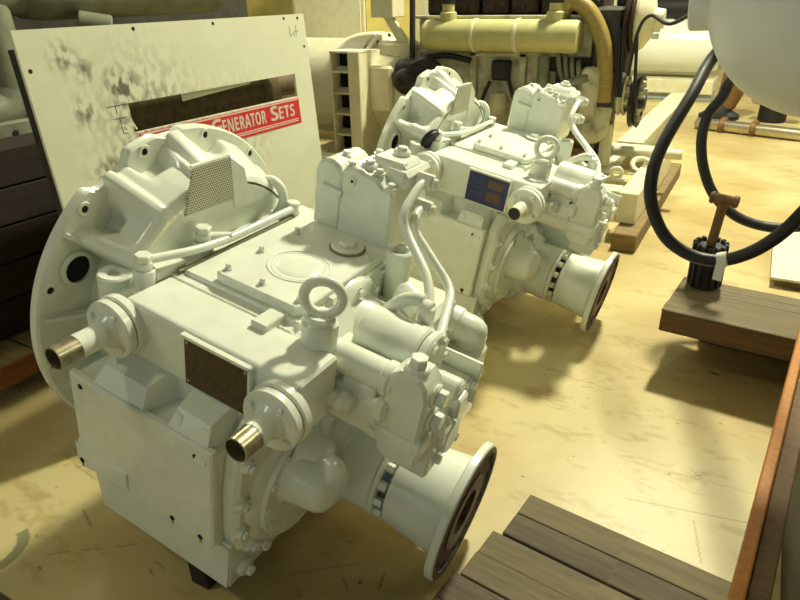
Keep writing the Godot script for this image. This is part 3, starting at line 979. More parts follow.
	for q: Array in [[0.335, -0.802], [0.235, -0.80], [0.148, -0.838], [0.118, -0.878], [0.45, -0.82], [0.54, -0.90]]:
		g = Geo.new()
		g.cyl(V(-0.70, q[0], q[1]), V(-0.678, q[0], q[1]), 0.024, 0.006, 20, 0.018)
		var lb := P(ec, "bolt_boss", g, w)
		bolt(lb, V(-0.68, q[0], q[1]), GX, 0.012, 0.013)
	# smooth cast bulge
	g = Geo.new()
	g.lathe(V(-0.66, 0.318, -0.985), V(1, 0.02, 0.0), [Vector2(0.098, 0), Vector2(0.085, 0.014), Vector2(0.079, 0.06), Vector2(0.075, 0.095), Vector2(0.066, 0.113), Vector2(0.048, 0.126), Vector2(0.024, 0.132), Vector2(0, 0.133)], 40)
	g.lathe(V(-0.655, 0.37, -1.01), V(1, 0.06, -0.1), [Vector2(0.075, 0), Vector2(0.06, 0.02), Vector2(0.052, 0.05), Vector2(0.04, 0.065), Vector2(0.022, 0.072), Vector2(0, 0.073)], 32)
	P(ec, "cast_bulge", g, w)
	g = Geo.new()
	var s0 := V(0, 0.200, -1.232)
	g.lathe(s0 + V(-0.70, 0, 0), GX, [Vector2(0, 0), Vector2(0.20, 0), Vector2(0.20, 0.03), Vector2(0.185, 0.045), Vector2(0.165, 0.06), Vector2(0.155, 0.09), Vector2(0, 0.09)], 56)
	P(R, "output_bearing_retainer", g, w)
	for k in 10:
		var an := TAU * k / 10.0 + 0.3
		bolt(R, s0 + V(-0.645, 0.178 * cos(an), 0.178 * sin(an)), GX, 0.012, 0.014)
	g = Geo.new()
	g.cyl(s0 + V(-0.62, 0, 0), s0 + V(-0.50, 0, 0), 0.134, 0.004, 56)
	g.cyl(s0 + V(-0.498, 0, 0), s0 + V(-0.482, 0, 0), 0.136, 0.003, 56)
	var hub := P(R, "coupling_hub", g, w)
	g = Geo.new()
	g.cyl(s0 + V(-0.485, 0, 0), s0 + V(-0.445, 0, 0), 0.108, 0.001, 40)
	P(hub, "shaft_neck", g, M.black if second else M.steelblue, "dark unpainted neck between the coupling flanges")
	for k in 14:
		var an := TAU * k / 14.0 + 0.2
		g = Geo.new()
		hexnut(g, s0 + V(-0.482, 0.120 * cos(an), 0.120 * sin(an)), GX, 0.0145, 0.024)
		P(hub, "coupling_bolt", g, M.cream if second else M.white)
	g = Geo.new()
	g.lathe(s0 + V(-0.455, 0, 0), GX, [Vector2(0, 0), Vector2(0.122, 0), Vector2(0.132, 0.006), Vector2(0.140, 0.10), Vector2(0.148, 0.168), Vector2(0.16, 0.176), Vector2(0.197, 0.177), Vector2(0.205, 0.181), Vector2(0.205, 0.200), Vector2(0.200, 0.204), Vector2(0.182, 0.204), Vector2(0.182, 0.188), Vector2(0.115, 0.188), Vector2(0.115, 0.196), Vector2(0.07, 0.196), Vector2(0.07, 0.15), Vector2(0, 0.15)], 72)
	var drum := P(R, "output_flange", g, w)
	g = Geo.new()
	g.pipe(s0 + V(-0.27, 0, 0), s0 + V(-0.2495, 0, 0), 0.199, 0.182, 0.001, 72)
	P(drum, "flange_face", g, M.flange_face, "rust brown machined mating face")
	g = Geo.new()
	g.pipe(s0 + V(-0.272, 0, 0), s0 + V(-0.257, 0, 0), 0.1815, 0.1165, 0.001, 72)
	P(drum, "flange_recess", g, M.rustdark, "dark recessed ring")
	g = Geo.new()
	g.pipe(s0 + V(-0.275, 0, 0), s0 + V(-0.2535, 0, 0), 0.116, 0.068, 0.001, 60)
	P(drum, "hub_face", g, M.flange_face)
	g = Geo.new()
	g.cyl(s0 + V(-0.30, 0, 0), s0 + V(-0.275, 0, 0), 0.0695, 0.001, 40)
	P(drum, "hub_centre", g, M.rust)
	for k in 12:
		var an := TAU * k / 12.0
		g = Geo.new()
		var bp := s0 + V(-0.258, 0.168 * cos(an), 0.168 * sin(an))
		g.cyl(bp, bp + GX * 0.0025, 0.012, 0.0005, 14)
		P(drum, "bolt_hole", g, M.hole)

# ---------------------------------------------------------------- surroundings
func card_uv(g: Geo, o: Vector3, x: Vector3, y: Vector3, a: Vector2, z: Vector2) -> void:
	g.card(o, x, y)
	var U := [Vector2(a.x, z.y), Vector2(z.x, z.y), Vector2(z.x, a.y), Vector2(a.x, a.y)]
	var k := g.uv.size() - 6
	for j: int in [0, 2, 1, 0, 3, 2]:
		g.uv[k] = U[j]
		k += 1

func lettering(parent: Node, text: String, at: Vector3, b: Basis, w: float, h: float, m: Material) -> void:
	var t := TextMesh.new()
	var f := SystemFont.new()
	f.font_names = PackedStringArray(["Droid Sans"])
	f.font_weight = 700
	t.font = f
	t.font_size = 48
	t.pixel_size = 0.01
	t.depth = 0.05
	t.text = text
	var bb := t.get_aabb()
	var o := MeshInstance3D.new()
	o.name = "lettering"
	o.mesh = t
	o.material_override = m
	var s := Vector3(w / bb.size.x, h / bb.size.y, 0.02)
	var bs := Basis(b.x * s.x, b.y * s.y, b.z * s.z)
	o.transform = Transform3D(bs, at - bs * Vector3(bb.position.x, bb.position.y, bb.position.z))
	parent.add_child(o, true)

func leaning_board() -> void:
	var T := thing("sign_board", "scuffed white sheet leaning behind the nearest gearbox, with a cut-out and red sticker", "board", Vector3(-1.898, 0.0, -1.212))
	var y := Vector3(-0.067, 1, 0).normalized()
	T.basis = Basis(y.cross(Vector3.BACK), y, Vector3.BACK)
	offs[T] = Vector3.ZERO
	var W := 1.432
	var H := 1.452
	# slabs around the cut-out: [u0, s0, u1, s1]
	var g := Geo.new()
	for q: Array in [[0.0, 0.0, W, 1.094], [0.0, 1.196, W, H], [0.0, 1.094, 0.345, 1.196], [1.305, 1.094, W, 1.196]]:
		g.span(V(-0.012, q[1], -q[0]), V(-0.0004, q[3], -q[2]), 0.0005)
		card_uv(g, V(0, q[1], -q[0]), V(0, 0, -(q[2] - q[0])), V(0, q[3] - q[1], 0), Vector2(q[0] / W, 1.0 - q[3] / H), Vector2(q[2] / W, 1.0 - q[1] / H))
	P(T, "panel", g, M.board)
	for z: float in [-0.04, -W + 0.005]:
		g = Geo.new()
		g.span(V(-0.055, 0.0, z), V(-0.013, 1.40, z + 0.035), 0.002)
		P(T, "backing_batten", g, M.dark)
	g = Geo.new()
	g.span(V(0.0, 0.972, -1.305), V(0.002, 1.088, -0.36), 0.0004)
	var st := P(T, "sticker", g, M.red, "red sticker with silver lettering")
	g = Geo.new()
	g.span(V(0.001, 1.079, -1.30), V(0.0028, 1.0845, -0.365), 0.0003)
	g.span(V(0.001, 0.992, -1.285), V(0.0028, 0.996, -0.70), 0.0003)
	g.span(V(0.001, 0.983, -1.285), V(0.0028, 0.9875, -0.70), 0.0003)
	P(st, "silver_line", g, M.silver)
	var b := Basis(Vector3.FORWARD, Vector3.UP, Vector3.RIGHT)
	lettering(st, "G", V(0.002, 1.011, -0.715), b, 0.058, 0.064, M.silver)
	lettering(st, "ENERATOR", V(0.002, 1.011, -0.777), b, 0.278, 0.055, M.silver)
	lettering(st, "S", V(0.002, 1.011, -1.087), b, 0.053, 0.064, M.silver)
	lettering(st, "ETS", V(0.002, 1.011, -1.146), b, 0.116, 0.055, M.silver)
	for q: Array in [[0.024, 1.335], [0.44, 1.435], [0.83, 1.435], [1.28, 1.437], [1.405, 1.31], [1.38, 1.435]]:
		g = Geo.new()
		g.cyl(V(-0.002, q[1], -q[0]), V(0.0008, q[1], -q[0]), 0.007, 0.0003, 12)
		P(T, "screw_hole", g, M.hole)
	# pen marks beside the cut-out and in the far upper corner
	g = Geo.new()
	for q: Array in [[0.255, 1.195, 0.345, 1.195], [0.29, 1.194, 0.29, 1.166], [0.27, 1.152, 0.325, 1.152], [0.296, 1.152, 0.298, 1.13], [0.296, 1.126, 0.298, 1.10], [0.298, 1.10, 0.318, 1.097], [0.305, 1.12, 0.315, 1.11], [1.31, 1.40, 1.31, 1.36], [1.31, 1.36, 1.33, 1.37], [1.34, 1.38, 1.34, 1.355], [1.36, 1.405, 1.355, 1.36], [1.35, 1.38, 1.375, 1.38]]:
		g = Geo.new()
		g.sweep([V(0.0002, q[1], -q[0]), V(0.0002, q[3], -q[2])], 0.0011, 5)
		P(T, "pen_mark", g, M.ink)
	# torn paper along the upper edge of the cut-out
	g = Geo.new()
	g.hexa([V(-0.03, 1.165, -0.62), V(-0.028, 1.165, -0.62), V(-0.028, 1.186, -1.02), V(-0.03, 1.186, -1.02), V(-0.03, 1.195, -0.62), V(-0.028, 1.195, -0.62), V(-0.028, 1.20, -1.02), V(-0.03, 1.20, -1.02)])
	P(T, "torn_paper", g, M.sheet)
	g = Geo.new()
	g.hexa([V(-0.03, 1.10, -0.375), V(-0.028, 1.10, -0.375), V(-0.028, 1.10, -0.383), V(-0.03, 1.10, -0.383), V(-0.03, 1.165, -0.345), V(-0.028, 1.165, -0.345), V(-0.028, 1.165, -0.352), V(-0.03, 1.165, -0.352)])
	P(T, "torn_paper", g, M.sheet)

func hall() -> void:
	var g := Geo.new()
	g.span(V(-18, -0.3, -18), V(11, 0, 8), 0.001)
	struct("floor", g, M.floor)
	g = Geo.new(); g.span(V(-18, 7.0, -18), V(11, 7.3, 8), 0.001); struct("ceiling", g, M.wall)
	g = Geo.new(); g.span(V(-18.3, 0, -18), V(-18, 7, 8), 0.001); struct("wall_left", g, M.wall)
	g = Geo.new(); g.span(V(11, 0, -18), V(11.3, 7, 8), 0.001); struct("wall_right", g, M.wall)
	g = Geo.new(); g.span(V(-18, 0, -18.3), V(11, 7, -18), 0.001); struct("wall_back", g, M.wall)
	g = Geo.new(); g.span(V(-18, 0, 8), V(11, 7, 8.3), 0.001); struct("wall_front", g, M.wall)

func front_window(n: int, x: float) -> void:
	var g := Geo.new()
	g.span(V(x, 1.9, 7.93), V(x + 5.0, 5.2, 8.0), 0.004)
	var W := struct("window_%d" % n, g, M.bluegrey)
	for i in 5:
		for j in 3:
			var p := Geo.new()
			p.span(V(x + 0.06 + i * 0.98, 1.97 + j * 1.06, 7.922), V(x + 1.0 + i * 0.98, 3.0 + j * 1.06, 7.935), 0.002)
			var m: StandardMaterial3D = M.daylight
			P(W, "pane", p, m)
	var l := AreaLight3D.new()
	l.name = "window_light"
	l.area_size = Vector2(5.0, 3.3)
	l.area_range = 40.0
	l.area_attenuation = 2.0
	l.light_color = Color(0.84, 0.95, 1.0)
	l.light_energy = WINDOW_ENERGY
	l.shadow_enabled = true
	l.position = V(x + 2.5, 3.55, 7.85)
	W.add_child(l, true)

func lamp(p: Vector3, e: float, label: String) -> void:
	var T := thing("bay_lamp", label, "lamp", p, "bay lamps under the ceiling")
	var g := Geo.new()
	g.lathe(p, Vector3.UP, [Vector2(0.30, 0.0), Vector2(0.31, 0.0), Vector2(0.20, 0.22), Vector2(0.09, 0.30), Vector2(0.09, 0.42), Vector2(0, 0.42)], 32)
	g.cyl(p + V(0, 0.4, 0), V(p.x, 7.02, p.z), 0.012, 0.001, 8)
	P(T, "shade", g, M.bluegrey)
	g = Geo.new()
	g.lathe(p + V(0, 0.03, 0), Vector3.UP, [Vector2(0, 0), Vector2(0.29, 0.0), Vector2(0.29, 0.01), Vector2(0, 0.01)], 32)
	var m := plain(Color(1, 0.98, 0.86), 0.5)
	m.emission_enabled = true
	m.emission = Color(1.0, 0.97, 0.82)
	m.emission_energy_multiplier = 3.0
	P(T, "diffuser", g, m)
	var l := OmniLight3D.new()
	l.name = "bulb_light"
	l.position = V(0, -0.12, 0)
	l.light_color = LAMP_COLOR
	l.light_energy = e
	l.light_size = 0.24
	l.omni_range = 40.0
	l.omni_attenuation = 2.0
	l.shadow_enabled = true
	T.add_child(l)

func plank(parent: Node, called: String, a: Vector3, z: Vector3, m: Material, bev := 0.004) -> void:
	var g := Geo.new()
	g.box(Vector3.ZERO, (z - a).abs(), bev)
	var o := P(parent, called, g, m)
	o.position = (a + z) * 0.5

func pallets() -> void:
	# low pallet at the front edge of the picture, boards across
	var T := thing("wooden_pallet", "low grey weathered plank pallet on the floor in the front right corner", "pallet", V(-0.405, 0, -1.52))
	T.rotation.y = -0.115
	offs[T] = Vector3.ZERO
	for k in 8:
		var z := k * 0.0975
		var x0: float = [0.0, 0.0, -0.028, -0.028, -0.045, -0.045, -0.06, -0.06][k]
		plank(T, "plank", V(x0, 0.062, z + 0.0015), V(0.62, 0.098 + [0.0, 0.001, -0.004, 0.002, 0.0, 0.003, 0.0, 0.0][k], z + 0.0965), M.wood_grey if k % 3 != 1 else M.wood_dark, 0.0025)
	for x: float in [0.06, 0.30, 0.54]:
		plank(T, "bearer", V(x, 0.0, 0.02), V(x + 0.06, 0.061, 0.76), M.wood_dark)
	# raised platform behind it
	T = thing("wooden_platform", "raised thick timber platform carrying the black splined cylinder, at the right edge", "platform", V(-0.212, 0, -2.605))
	T.rotation.y = -0.085
	offs[T] = Vector3.ZERO
	plank(T, "fascia_board", V(0.0, 0.205, -0.098), V(1.2, 0.2975, 0.0), M.wood_brown)
	var zs := [0.0, -0.10, -0.265, -0.345, -0.43]
	for k in 4:
		plank(T, "plank", V(0.0 if k else -0.002, 0.262 if k else 0.298, zs[k + 1] + 0.002), V(1.2, 0.303 - k * 0.002 + (0.003 if k == 0 else 0.0), zs[k] - 0.001), M.wood_grey, 0.003)
	plank(T, "bearer", V(0.12, 0.0, -0.425), V(1.15, 0.26, -0.385), M.wood_dark)
	plank(T, "bearer", V(1.05, 0.0, -0.32), V(1.15, 0.204, -0.05), M.wood_dark)
	# stand with an orange rail, right edge
	T = thing("timber_stand", "orange-brown timber rail of a stand running along the right edge of the view", "stand", V(0.16, 0, -1.20))
	T.rotation.y = -0.10
	offs[T] = Vector3.ZERO
	plank(T, "rail", V(-0.018, 0.31, -1.5), V(0.011, 0.402, 0.70), M.wood_orange)
	plank(T, "rail", V(0.0115, 0.31, -1.5), V(0.056, 0.388, 0.70), M.wood_brown)
	plank(T, "rail", V(0.62, 0.31, -1.5), V(0.68, 0.402, 0.70), M.wood_brown)
	plank(T, "cross_bar", V(0.0, 0.27, 0.54), V(0.68, 0.309, 0.66), M.wood_brown)
	plank(T, "cross_bar", V(0.0, 0.27, -1.22), V(0.68, 0.309, -1.13), M.wood_brown)
	for q: Array in [[0.0, 0.56], [0.58, 0.56], [0.58, -1.22]]:
		plank(T, "post", V(q[0], 0.0, q[1]), V(q[0] + 0.09, 0.269, q[1] + 0.09), M.wood_brown)
	var g := Geo.new()
	g.span(V(0.30, 0.0, -2.22), V(0.72, 0.34, -0.80), 0.02)
	g.span(V(0.31, 0.335, -2.20), V(0.71, 0.352, -0.82), 0.006)
	solo("plastic_bin", "black plastic bin standing inside the timber stand at the right edge", "bin", g, M.black)

func bar_tool() -> void:
	var T := thing("splined_cylinder", "black ribbed upright cylinder standing on the raised timber platform", "machine part", V(-0.086, 0.304, -2.955))
	var a := V(-0.086, 0.3045, -2.955)
	var d := V(-0.01, 1, 0.10).normalized()
	var g := Geo.new()
	var h := 0.205
	g.cyl(a + d * 0.006, a + d * (h - 0.01), 0.062, 0.003, 32)
	for k in 14:
		var an := TAU * k / 14.0
		var b := Geo.along(d)
		var r := b.x * cos(an) + b.z * sin(an)
		var cb := Basis(r, d, r.cross(d))
		g.box(a + d * (h * 0.5 + 0.007) + r * 0.063, V(0.020, h, 0.018), 0.003, cb)
	P(T, "ribbed_body", g, M.blackplastic)
	var R := thing("steel_bar", "rusty brown bar with a cross handle sticking up out of the black ribbed cylinder", "tool", a + d * 0.2)
	var d2 := V(0.075, 1, 0.12).normalized()
	var s := a + d * 0.201
	g = Geo.new()
	g.cyl(s, s + d2 * 0.20, 0.020, 0.003, 20)
	P(R, "shank", g, M.rust)
	g = Geo.new()
	var hd := s + d2 * 0.215
	var hx := V(1, -0.06, 0.15).normalized()
	g.cyl(hd - hx * 0.050, hd + hx * 0.050, 0.021, 0.004, 20)
	g.cyl(hd - hx * 0.056, hd - hx * 0.036, 0.026, 0.005, 20)
	g.cyl(hd + hx * 0.034, hd + hx * 0.056, 0.026, 0.005, 20)
	P(R, "cross_handle", g, M.rust)
	# hoses
	g = Geo.new()
	g.tube([V(0.0200, 1.4600, -2.0200), V(-0.1414, 1.3651, -2.1600), V(-0.1883, 1.2452, -2.0000), V(-0.2271, 1.1279, -1.8700), V(-0.2304, 1.0419, -1.8000), V(-0.2081, 0.9594, -1.8000), V(-0.1630, 0.8946, -1.8000), V(-0.0949, 0.8586, -1.8000), V(-0.0249, 0.8573, -1.8000), V(0.0406, 0.8914, -1.8000), V(0.0943, 0.9463, -1.8000), V(0.1342, 1.0138, -1.8000), V(0.1964, 1.1479, -1.8000), V(0.2356, 1.2789, -1.8327), V(0.2487, 1.4425, -1.9309)], 0.0174, 14)
	var H := solo("rubber_hose", "thick black hose hanging from the tank in a big front loop with white tape", "hose", g, M.rubber, "black hoses under the tank")
	g = Geo.new()
	g.pipe(V(-0.0308, 0.8567, -1.8000), V(-0.0079, 0.8652, -1.8000), 0.0203, 0.0168, 0.0013, 20)
	g.hexa([V(-0.0340, 0.8076, -1.7817), V(-0.0111, 0.8043, -1.7817), V(-0.0111, 0.8043, -1.7843), V(-0.0340, 0.8076, -1.7843), V(-0.0327, 0.8567, -1.7817), V(-0.0079, 0.8632, -1.7817), V(-0.0079, 0.8632, -1.7843), V(-0.0327, 0.8567, -1.7843)])
	P(H, "tape_tag", g, M.tape, "white tape wrapped round the hose")
	g = Geo.new()
	g.tube([V(0.14, 1.50, -2.27), V(0.10, 1.48, -2.6), V(-0.05, 1.33, -3.1), V(-0.15, 1.155, -3.25), V(-0.177, 1.078, -3.25), V(-0.218, 1.002, -3.25), V(-0.226, 0.889, -3.25), V(-0.195, 0.761, -3.25), V(-0.128, 0.639, -3.25), V(-0.022, 0.553, -3.25), V(0.097, 0.520, -3.25), V(0.208, 0.530, -3.25), V(0.32, 0.58, -3.25), V(0.5, 0.8, -3.25), V(0.55, 1.1, -3.2)], 0.0235, 14)
	solo("rubber_hose", "black hose hanging from the tank in the loop that passes behind the rusty bar", "hose", g, M.rubber, "black hoses under the tank")

func tank() -> void:
	var c := V(0.1195, 1.5175, -1.98)
	var r := 0.304
	var T := thing("white_tank", "big white round-ended tank overhanging the top right corner", "tank", c)
	var g := Geo.new()
	var pr := []
	for k in 15:
		var t := PI / 2 * k / 14.0
		pr.append(Vector2(sin(t) * r, -cos(t) * r))
	pr.append(Vector2(r, 2.1)); pr.append(Vector2(r * 0.7, 2.35)); pr.append(Vector2(0, 2.4))
	g.lathe(c, GX, pr, 64)
	P(T, "shell", g, M.tank)
	g = Geo.new()
	g.cyl(V(-0.222, 1.490, -1.98), V(-0.15, 1.493, -1.98), 0.072, 0.005, 36)
	g.cyl(V(-0.16, 1.493, -1.98), V(-0.05, 1.494, -1.98), 0.081, 0.005, 36)
	P(T, "nozzle", g, M.tank)
	for x: float in [1.30, 2.0]:
		g = Geo.new()
		g.span(V(x, 0.0, -2.2), V(x + 0.10, 1.3, -1.76), 0.004)
		P(T, "support_leg", g, M.bluegrey)
	g = Geo.new()
	g.tube([V(-0.19, 1.52, -2.99), V(-0.30, 1.46, -3.2), V(-0.47, 1.37, -3.5), V(-0.60, 1.40, -3.7), V(-0.66, 1.32, -3.75), V(-0.68, 1.1, -3.75)], 0.009, 8)
	P(T, "cable", g, M.rubber, "thin dark cable")

func timbers() -> void:
	var T := thing("timber_baulk", "long squared timber under the end of the engine skid", "timber", V(-0.62, 0, -5.0))
	plank(T, "beam", V(-0.078, 0.0, -1.08), V(0.075, 0.120, 1.0), M.wood_tan, 0.006)
	# two thick planks at the left edge, lying side by side
	var k := 0
	for z: Array in [[-1.293, -1.02], [-1.60, -1.303]]:
		T = thing("timber_plank", ["thick timber plank on the floor at the left edge, nearest the camera", "thick timber plank at the left edge, partly behind the bell housing"][k], "timber", V(-3.1 - k * 0.03, 0.0, (z[0] + z[1]) / 2), "planks at the left edge")
		plank(T, "board", V(-0.5, 0.062, -(z[1] - z[0]) / 2), V(0.548, 0.168, (z[1] - z[0]) / 2), M.wood_tan, 0.006)
		plank(T, "bearer", V(-0.4, 0.0, -(z[1] - z[0]) / 2 + 0.002), V(0.30, 0.0615, (z[1] - z[0]) / 2 - 0.002), M.wood_dark, 0.004)
		plank(T, "end_face", V(0.5485, 0.066, -(z[1] - z[0]) / 2 + 0.004), V(0.553, 0.164, (z[1] - z[0]) / 2 - 0.004), M.wood_end, 0.001)
		k += 1
	var C := thing("wooden_crate", "dark brown wooden crate in the shade at the left edge behind the planks", "crate", V(-3.3, 0.17, -1.5))
	for j in 5:
		plank(C, "slat", V(0.535, 0.02 + j * 0.158, -1.0), V(0.56, 0.17 + j * 0.158, 0.55), M.crate, 0.004)
	plank(C, "body", V(-0.1, 0.0, -0.98), V(0.53, 0.80, 0.53), M.crate)
	# bearers under the tilted gearboxes
	for q: Array in [[-1.42, -1.02, 0.155, "dark block under the bell end of the nearest gearbox's sump"], [-1.15, -0.80, 0.108, "small dark block peeping out under the front of the nearest gearbox's sump"], [-1.42, -2.65, 0.155, "dark block under the bell end of the farther gearbox's sump"], [-1.15, -2.46, 0.108, "dark block under the middle of the farther gearbox's sump"]]:
		T = thing("support_block", q[3], "block", V(q[0], 0, q[1] - 0.2))
		plank(T, "block", V(-0.035, 0.0, -0.1), V(0.035, q[2], 0.178), M.black, 0.004)

func engine() -> void:
	var T := thing("diesel_engine", "large cream diesel engine with a generator on its left, behind both gearboxes", "engine", V(-1.8, 0.33, -4.95))
	var g := Geo.new()
	g.span(V(-2.52, 0.50, -5.25), V(-1.05, 1.16, -4.75), 0.015)
	g.span(V(-2.46, 1.10, -5.2), V(-1.12, 1.37, -4.72), 0.01)
	P(T, "engine_block", g, M.cream_dirty)
	g = Geo.new()
	g.span(V(-2.38, 0.33, -5.15), V(-1.15, 0.51, -4.8), 0.02)
	P(T, "oil_pan", g, M.dark)
	g = Geo.new()
	for x: float in [-2.02, -1.63]:
		g.span(V(x, 0.56, -4.752), V(x + 0.05, 1.12, -4.70), 0.004)
	g.span(V(-2.02, 1.09, -4.752), V(-1.58, 1.125, -4.70), 0.004)
	g.span(V(-2.45, 0.62, -4.752), V(-2.10, 1.08, -4.735), 0.006)
	g.span(V(-1.46, 0.92, -4.737), V(-1.36, 1.0, -4.72), 0.006)
	P(T, "side_panel", g, M.cream_dirty)
	g = Geo.new()
	g.span(V(-1.42, 0.58, -4.752), V(-1.12, 1.10, -4.74), 0.006)
	P(T, "side_panel", g, M.dark)
	g = Geo.new()
	g.span(V(-2.5, 1.352, -5.2), V(-1.08, 1.372, -4.66), 0.003)
	P(T, "head_deck", g, M.cream_dirty)
	for k in 6:
		g = Geo.new()
		var x := -2.42 + k * 0.225
		g.span(V(x, 1.373, -5.15), V(x + 0.20, 1.70, -4.78), 0.015)
		var hd := P(T, "cylinder_head", g, M.rustdark)
		for q: Array in [[0.03, 1.45], [0.17, 1.45], [0.10, 1.42]]:
			bolt(hd, V(x + q[0], q[1], -4.78), GZ, 0.014, 0.02, M.dark)
	g = Geo.new()
	g.lathe(V(-2.36, 1.243, -4.61), GX, [Vector2(0, 0), Vector2(0.075, 0.0), Vector2(0.104, 0.03), Vector2(0.108, 0.06), Vector2(0.108, 1.15), Vector2(0.10, 1.175), Vector2(0, 1.176)], 44)
	var mf := P(T, "coolant_manifold", g, M.manifold)
	for x: float in [-1.95, -1.63]:
		g = Geo.new()
		g.pipe(V(x, 1.243, -4.61), V(x + 0.025, 1.243, -4.61), 0.114, 0.107, 0.003, 44)
		P(mf, "band", g, M.cream)
	for x: float in [-2.16, -1.36]:
		g = Geo.new()
		g.cyl(V(x, 1.33, -4.61), V(x, 1.40, -4.61), 0.062, 0.008, 24)
		g.cyl(V(x, 1.40, -4.61), V(x, 1.46, -4.61), 0.045, 0.004, 24)
		P(mf, "riser", g, M.manifold)
		g = Geo.new()
		g.cyl(V(x, 1.45, -4.61), V(x, 1.52, -4.61), 0.052, 0.006, 24)
		P(mf, "riser_hose", g, M.rubber)
	# instrument box and filter between the ribs
	g = Geo.new()
	g.span(V(-1.83, 0.93, -4.752), V(-1.70, 1.07, -4.66), 0.012)
	P(T, "control_box", g, M.blackplastic, "black control box")
	g = Geo.new()
	g.lathe(V(-1.77, 0.68, -4.66), GY, [Vector2(0, 0), Vector2(0.05, 0.0), Vector2(0.075, 0.03), Vector2(0.078, 0.12), Vector2(0.06, 0.165), Vector2(0.02, 0.18), Vector2(0, 0.18)], 28)
	P(T, "oil_filter", g, M.cream_dirty)
	g = Geo.new()
	g.tube([V(-1.84, 0.92, -4.68), V(-1.88, 0.82, -4.66), V(-1.90, 0.70, -4.66), V(-1.86, 0.58, -4.68)], 0.014, 8)
	g.tube([V(-1.70, 0.95, -4.68), V(-1.62, 0.80, -4.62), V(-1.55, 0.76, -4.64)], 0.014, 8)
	P(T, "wiring", g, M.rubber)
	# flywheel housing and generator
	var fc := V(0, 0.79, -4.93)
	g = Geo.new()
	g.lathe(fc + V(-2.91, 0, 0), GX, [Vector2(0, 0), Vector2(0.445, 0.0), Vector2(0.45, 0.006), Vector2(0.45, 0.05), Vector2(0.43, 0.056), Vector2(0.415, 0.06), Vector2(0.40, 0.12), Vector2(0.37, 0.35), Vector2(0.33, 0.42), Vector2(0, 0.42)], 64)
	g.span(V(-2.86, 0.66, -4.60), V(-2.60, 1.02, -4.50), 0.02)
	g.span(V(-2.84, 1.05, -4.85), V(-2.5, 1.19, -4.68), 0.03)
	var fh := P(T, "flywheel_housing", g, M.cream)
	for k in 14:
		var an := TAU * k / 14.0
		bolt(fh, fc + V(-2.855, 0.425 * cos(an), 0.425 * sin(an)), GX, 0.013, 0.016, M.dark)
	g = Geo.new()
	g.lathe(fc + V(-4.23, 0, 0), GX, [Vector2(0, 0), Vector2(0.36, 0), Vector2(0.40, 0.03), Vector2(0.40, 0.95), Vector2(0.445, 1.10), Vector2(0.455, 1.22), Vector2(0.455, 1.30), Vector2(0.44, 1.312), Vector2(0, 1.312)], 56)
	var gen := P(T, "generator", g, M.cream)
	for k in 14:
		var an := TAU * (k + 0.4) / 14.0
		bolt(gen, fc + V(-2.92, 0.43 * cos(an), 0.43 * sin(an)), -GX, 0.013, 0.016, M.dark)
	# louvred air outlet box
	g = Geo.new()
	g.span(V(-3.070, 0.30, -4.62), V(-3.055, 1.13, -4.36), 0.002)
	g.span(V(-2.900, 0.30, -4.75), V(-2.790, 1.13, -4.35), 0.006)
	g.span(V(-3.070, 1.118, -4.62), V(-2.790, 1.135, -4.355), 0.002)
	g.span(V(-3.070, 0.295, -4.62), V(-2.790, 0.312, -4.355), 0.002)
	var lb := P(T, "air_outlet_box", g, M.cream)
	g = Geo.new()
	g.span(V(-3.055, 0.31, -4.63), V(-2.900, 1.12, -4.475), 0.002)
	P(lb, "dark_interior", g, M.hole)
	for k in 5:
		g = Geo.new()
		var y0 := 0.325 + k * 0.162
		g.hexa([V(-3.055, y0, -4.36), V(-2.900, y0, -4.36), V(-2.900, y0 + 0.03, -4.46), V(-3.055, y0 + 0.03, -4.46), V(-3.055, y0 + 0.012, -4.36), V(-2.900, y0 + 0.012, -4.36), V(-2.900, y0 + 0.042, -4.46), V(-3.055, y0 + 0.042, -4.46)])
		P(lb, "louvre", g, M.cream)
	# black starter and hoses at the flywheel end
	g = Geo.new()
	g.cyl(V(-2.56, 0.98, -4.55), V(-2.24, 0.99, -4.57), 0.09, 0.02, 24)
	g.ball(V(-2.46, 0.92, -4.54), 0.125, GY, 0.9, 20)
	g.tube([V(-2.40, 1.02, -4.52), V(-2.28, 1.06, -4.52), V(-2.16, 0.96, -4.55), V(-2.10, 0.84, -4.6)], 0.04, 10)
	g.tube([V(-2.5, 1.0, -4.5), V(-2.35, 0.86, -4.48), V(-2.2, 0.80, -4.52)], 0.03, 10)
	g.tube([V(-2.42, 1.06, -4.55), V(-2.2, 1.10, -4.62), V(-2.0, 1.06, -4.68)], 0.022, 8)
	P(T, "starter_motor", g, M.black, "black starter motor and hoses")
	g = Geo.new()
	g.cyl(V(-2.47, 0.95, -4.62), V(-2.47, 1.75, -4.64), 0.022, 0.002, 14)
	P(T, "riser_pipe", g, M.dark)
	g = Geo.new()
	g.hexa([V(-2.78, 1.36, -4.72), V(-2.70, 1.36, -4.72), V(-2.70, 1.36, -4.76), V(-2.78, 1.36, -4.76), V(-2.60, 1.12, -4.70), V(-2.53, 1.16, -4.70), V(-2.53, 1.16, -4.74), V(-2.60, 1.12, -4.74)])
	g.span(V(-2.86, 1.36, -4.85), V(-2.66, 1.62, -4.66), 0.006)
	P(T, "support_bracket", g, M.cream)
	# front end: housings, hoses, pulleys and fan
	g = Geo.new()
	g.span(V(-1.12, 1.02, -5.1), V(-0.93, 1.42, -4.70), 0.02)
	g.span(V(-1.02, 1.42, -5.0), V(-0.96, 1.62, -4.86), 0.01)
	g.span(V(-1.15, 0.42, -5.1), V(-0.98, 1.03, -4.74), 0.015)
	g.span(V(-0.93, 0.72, -5.05), V(-0.90, 1.36, -4.8), 0.01)
	P(T, "front_gear_case", g, M.dark)
	g = Geo.new()
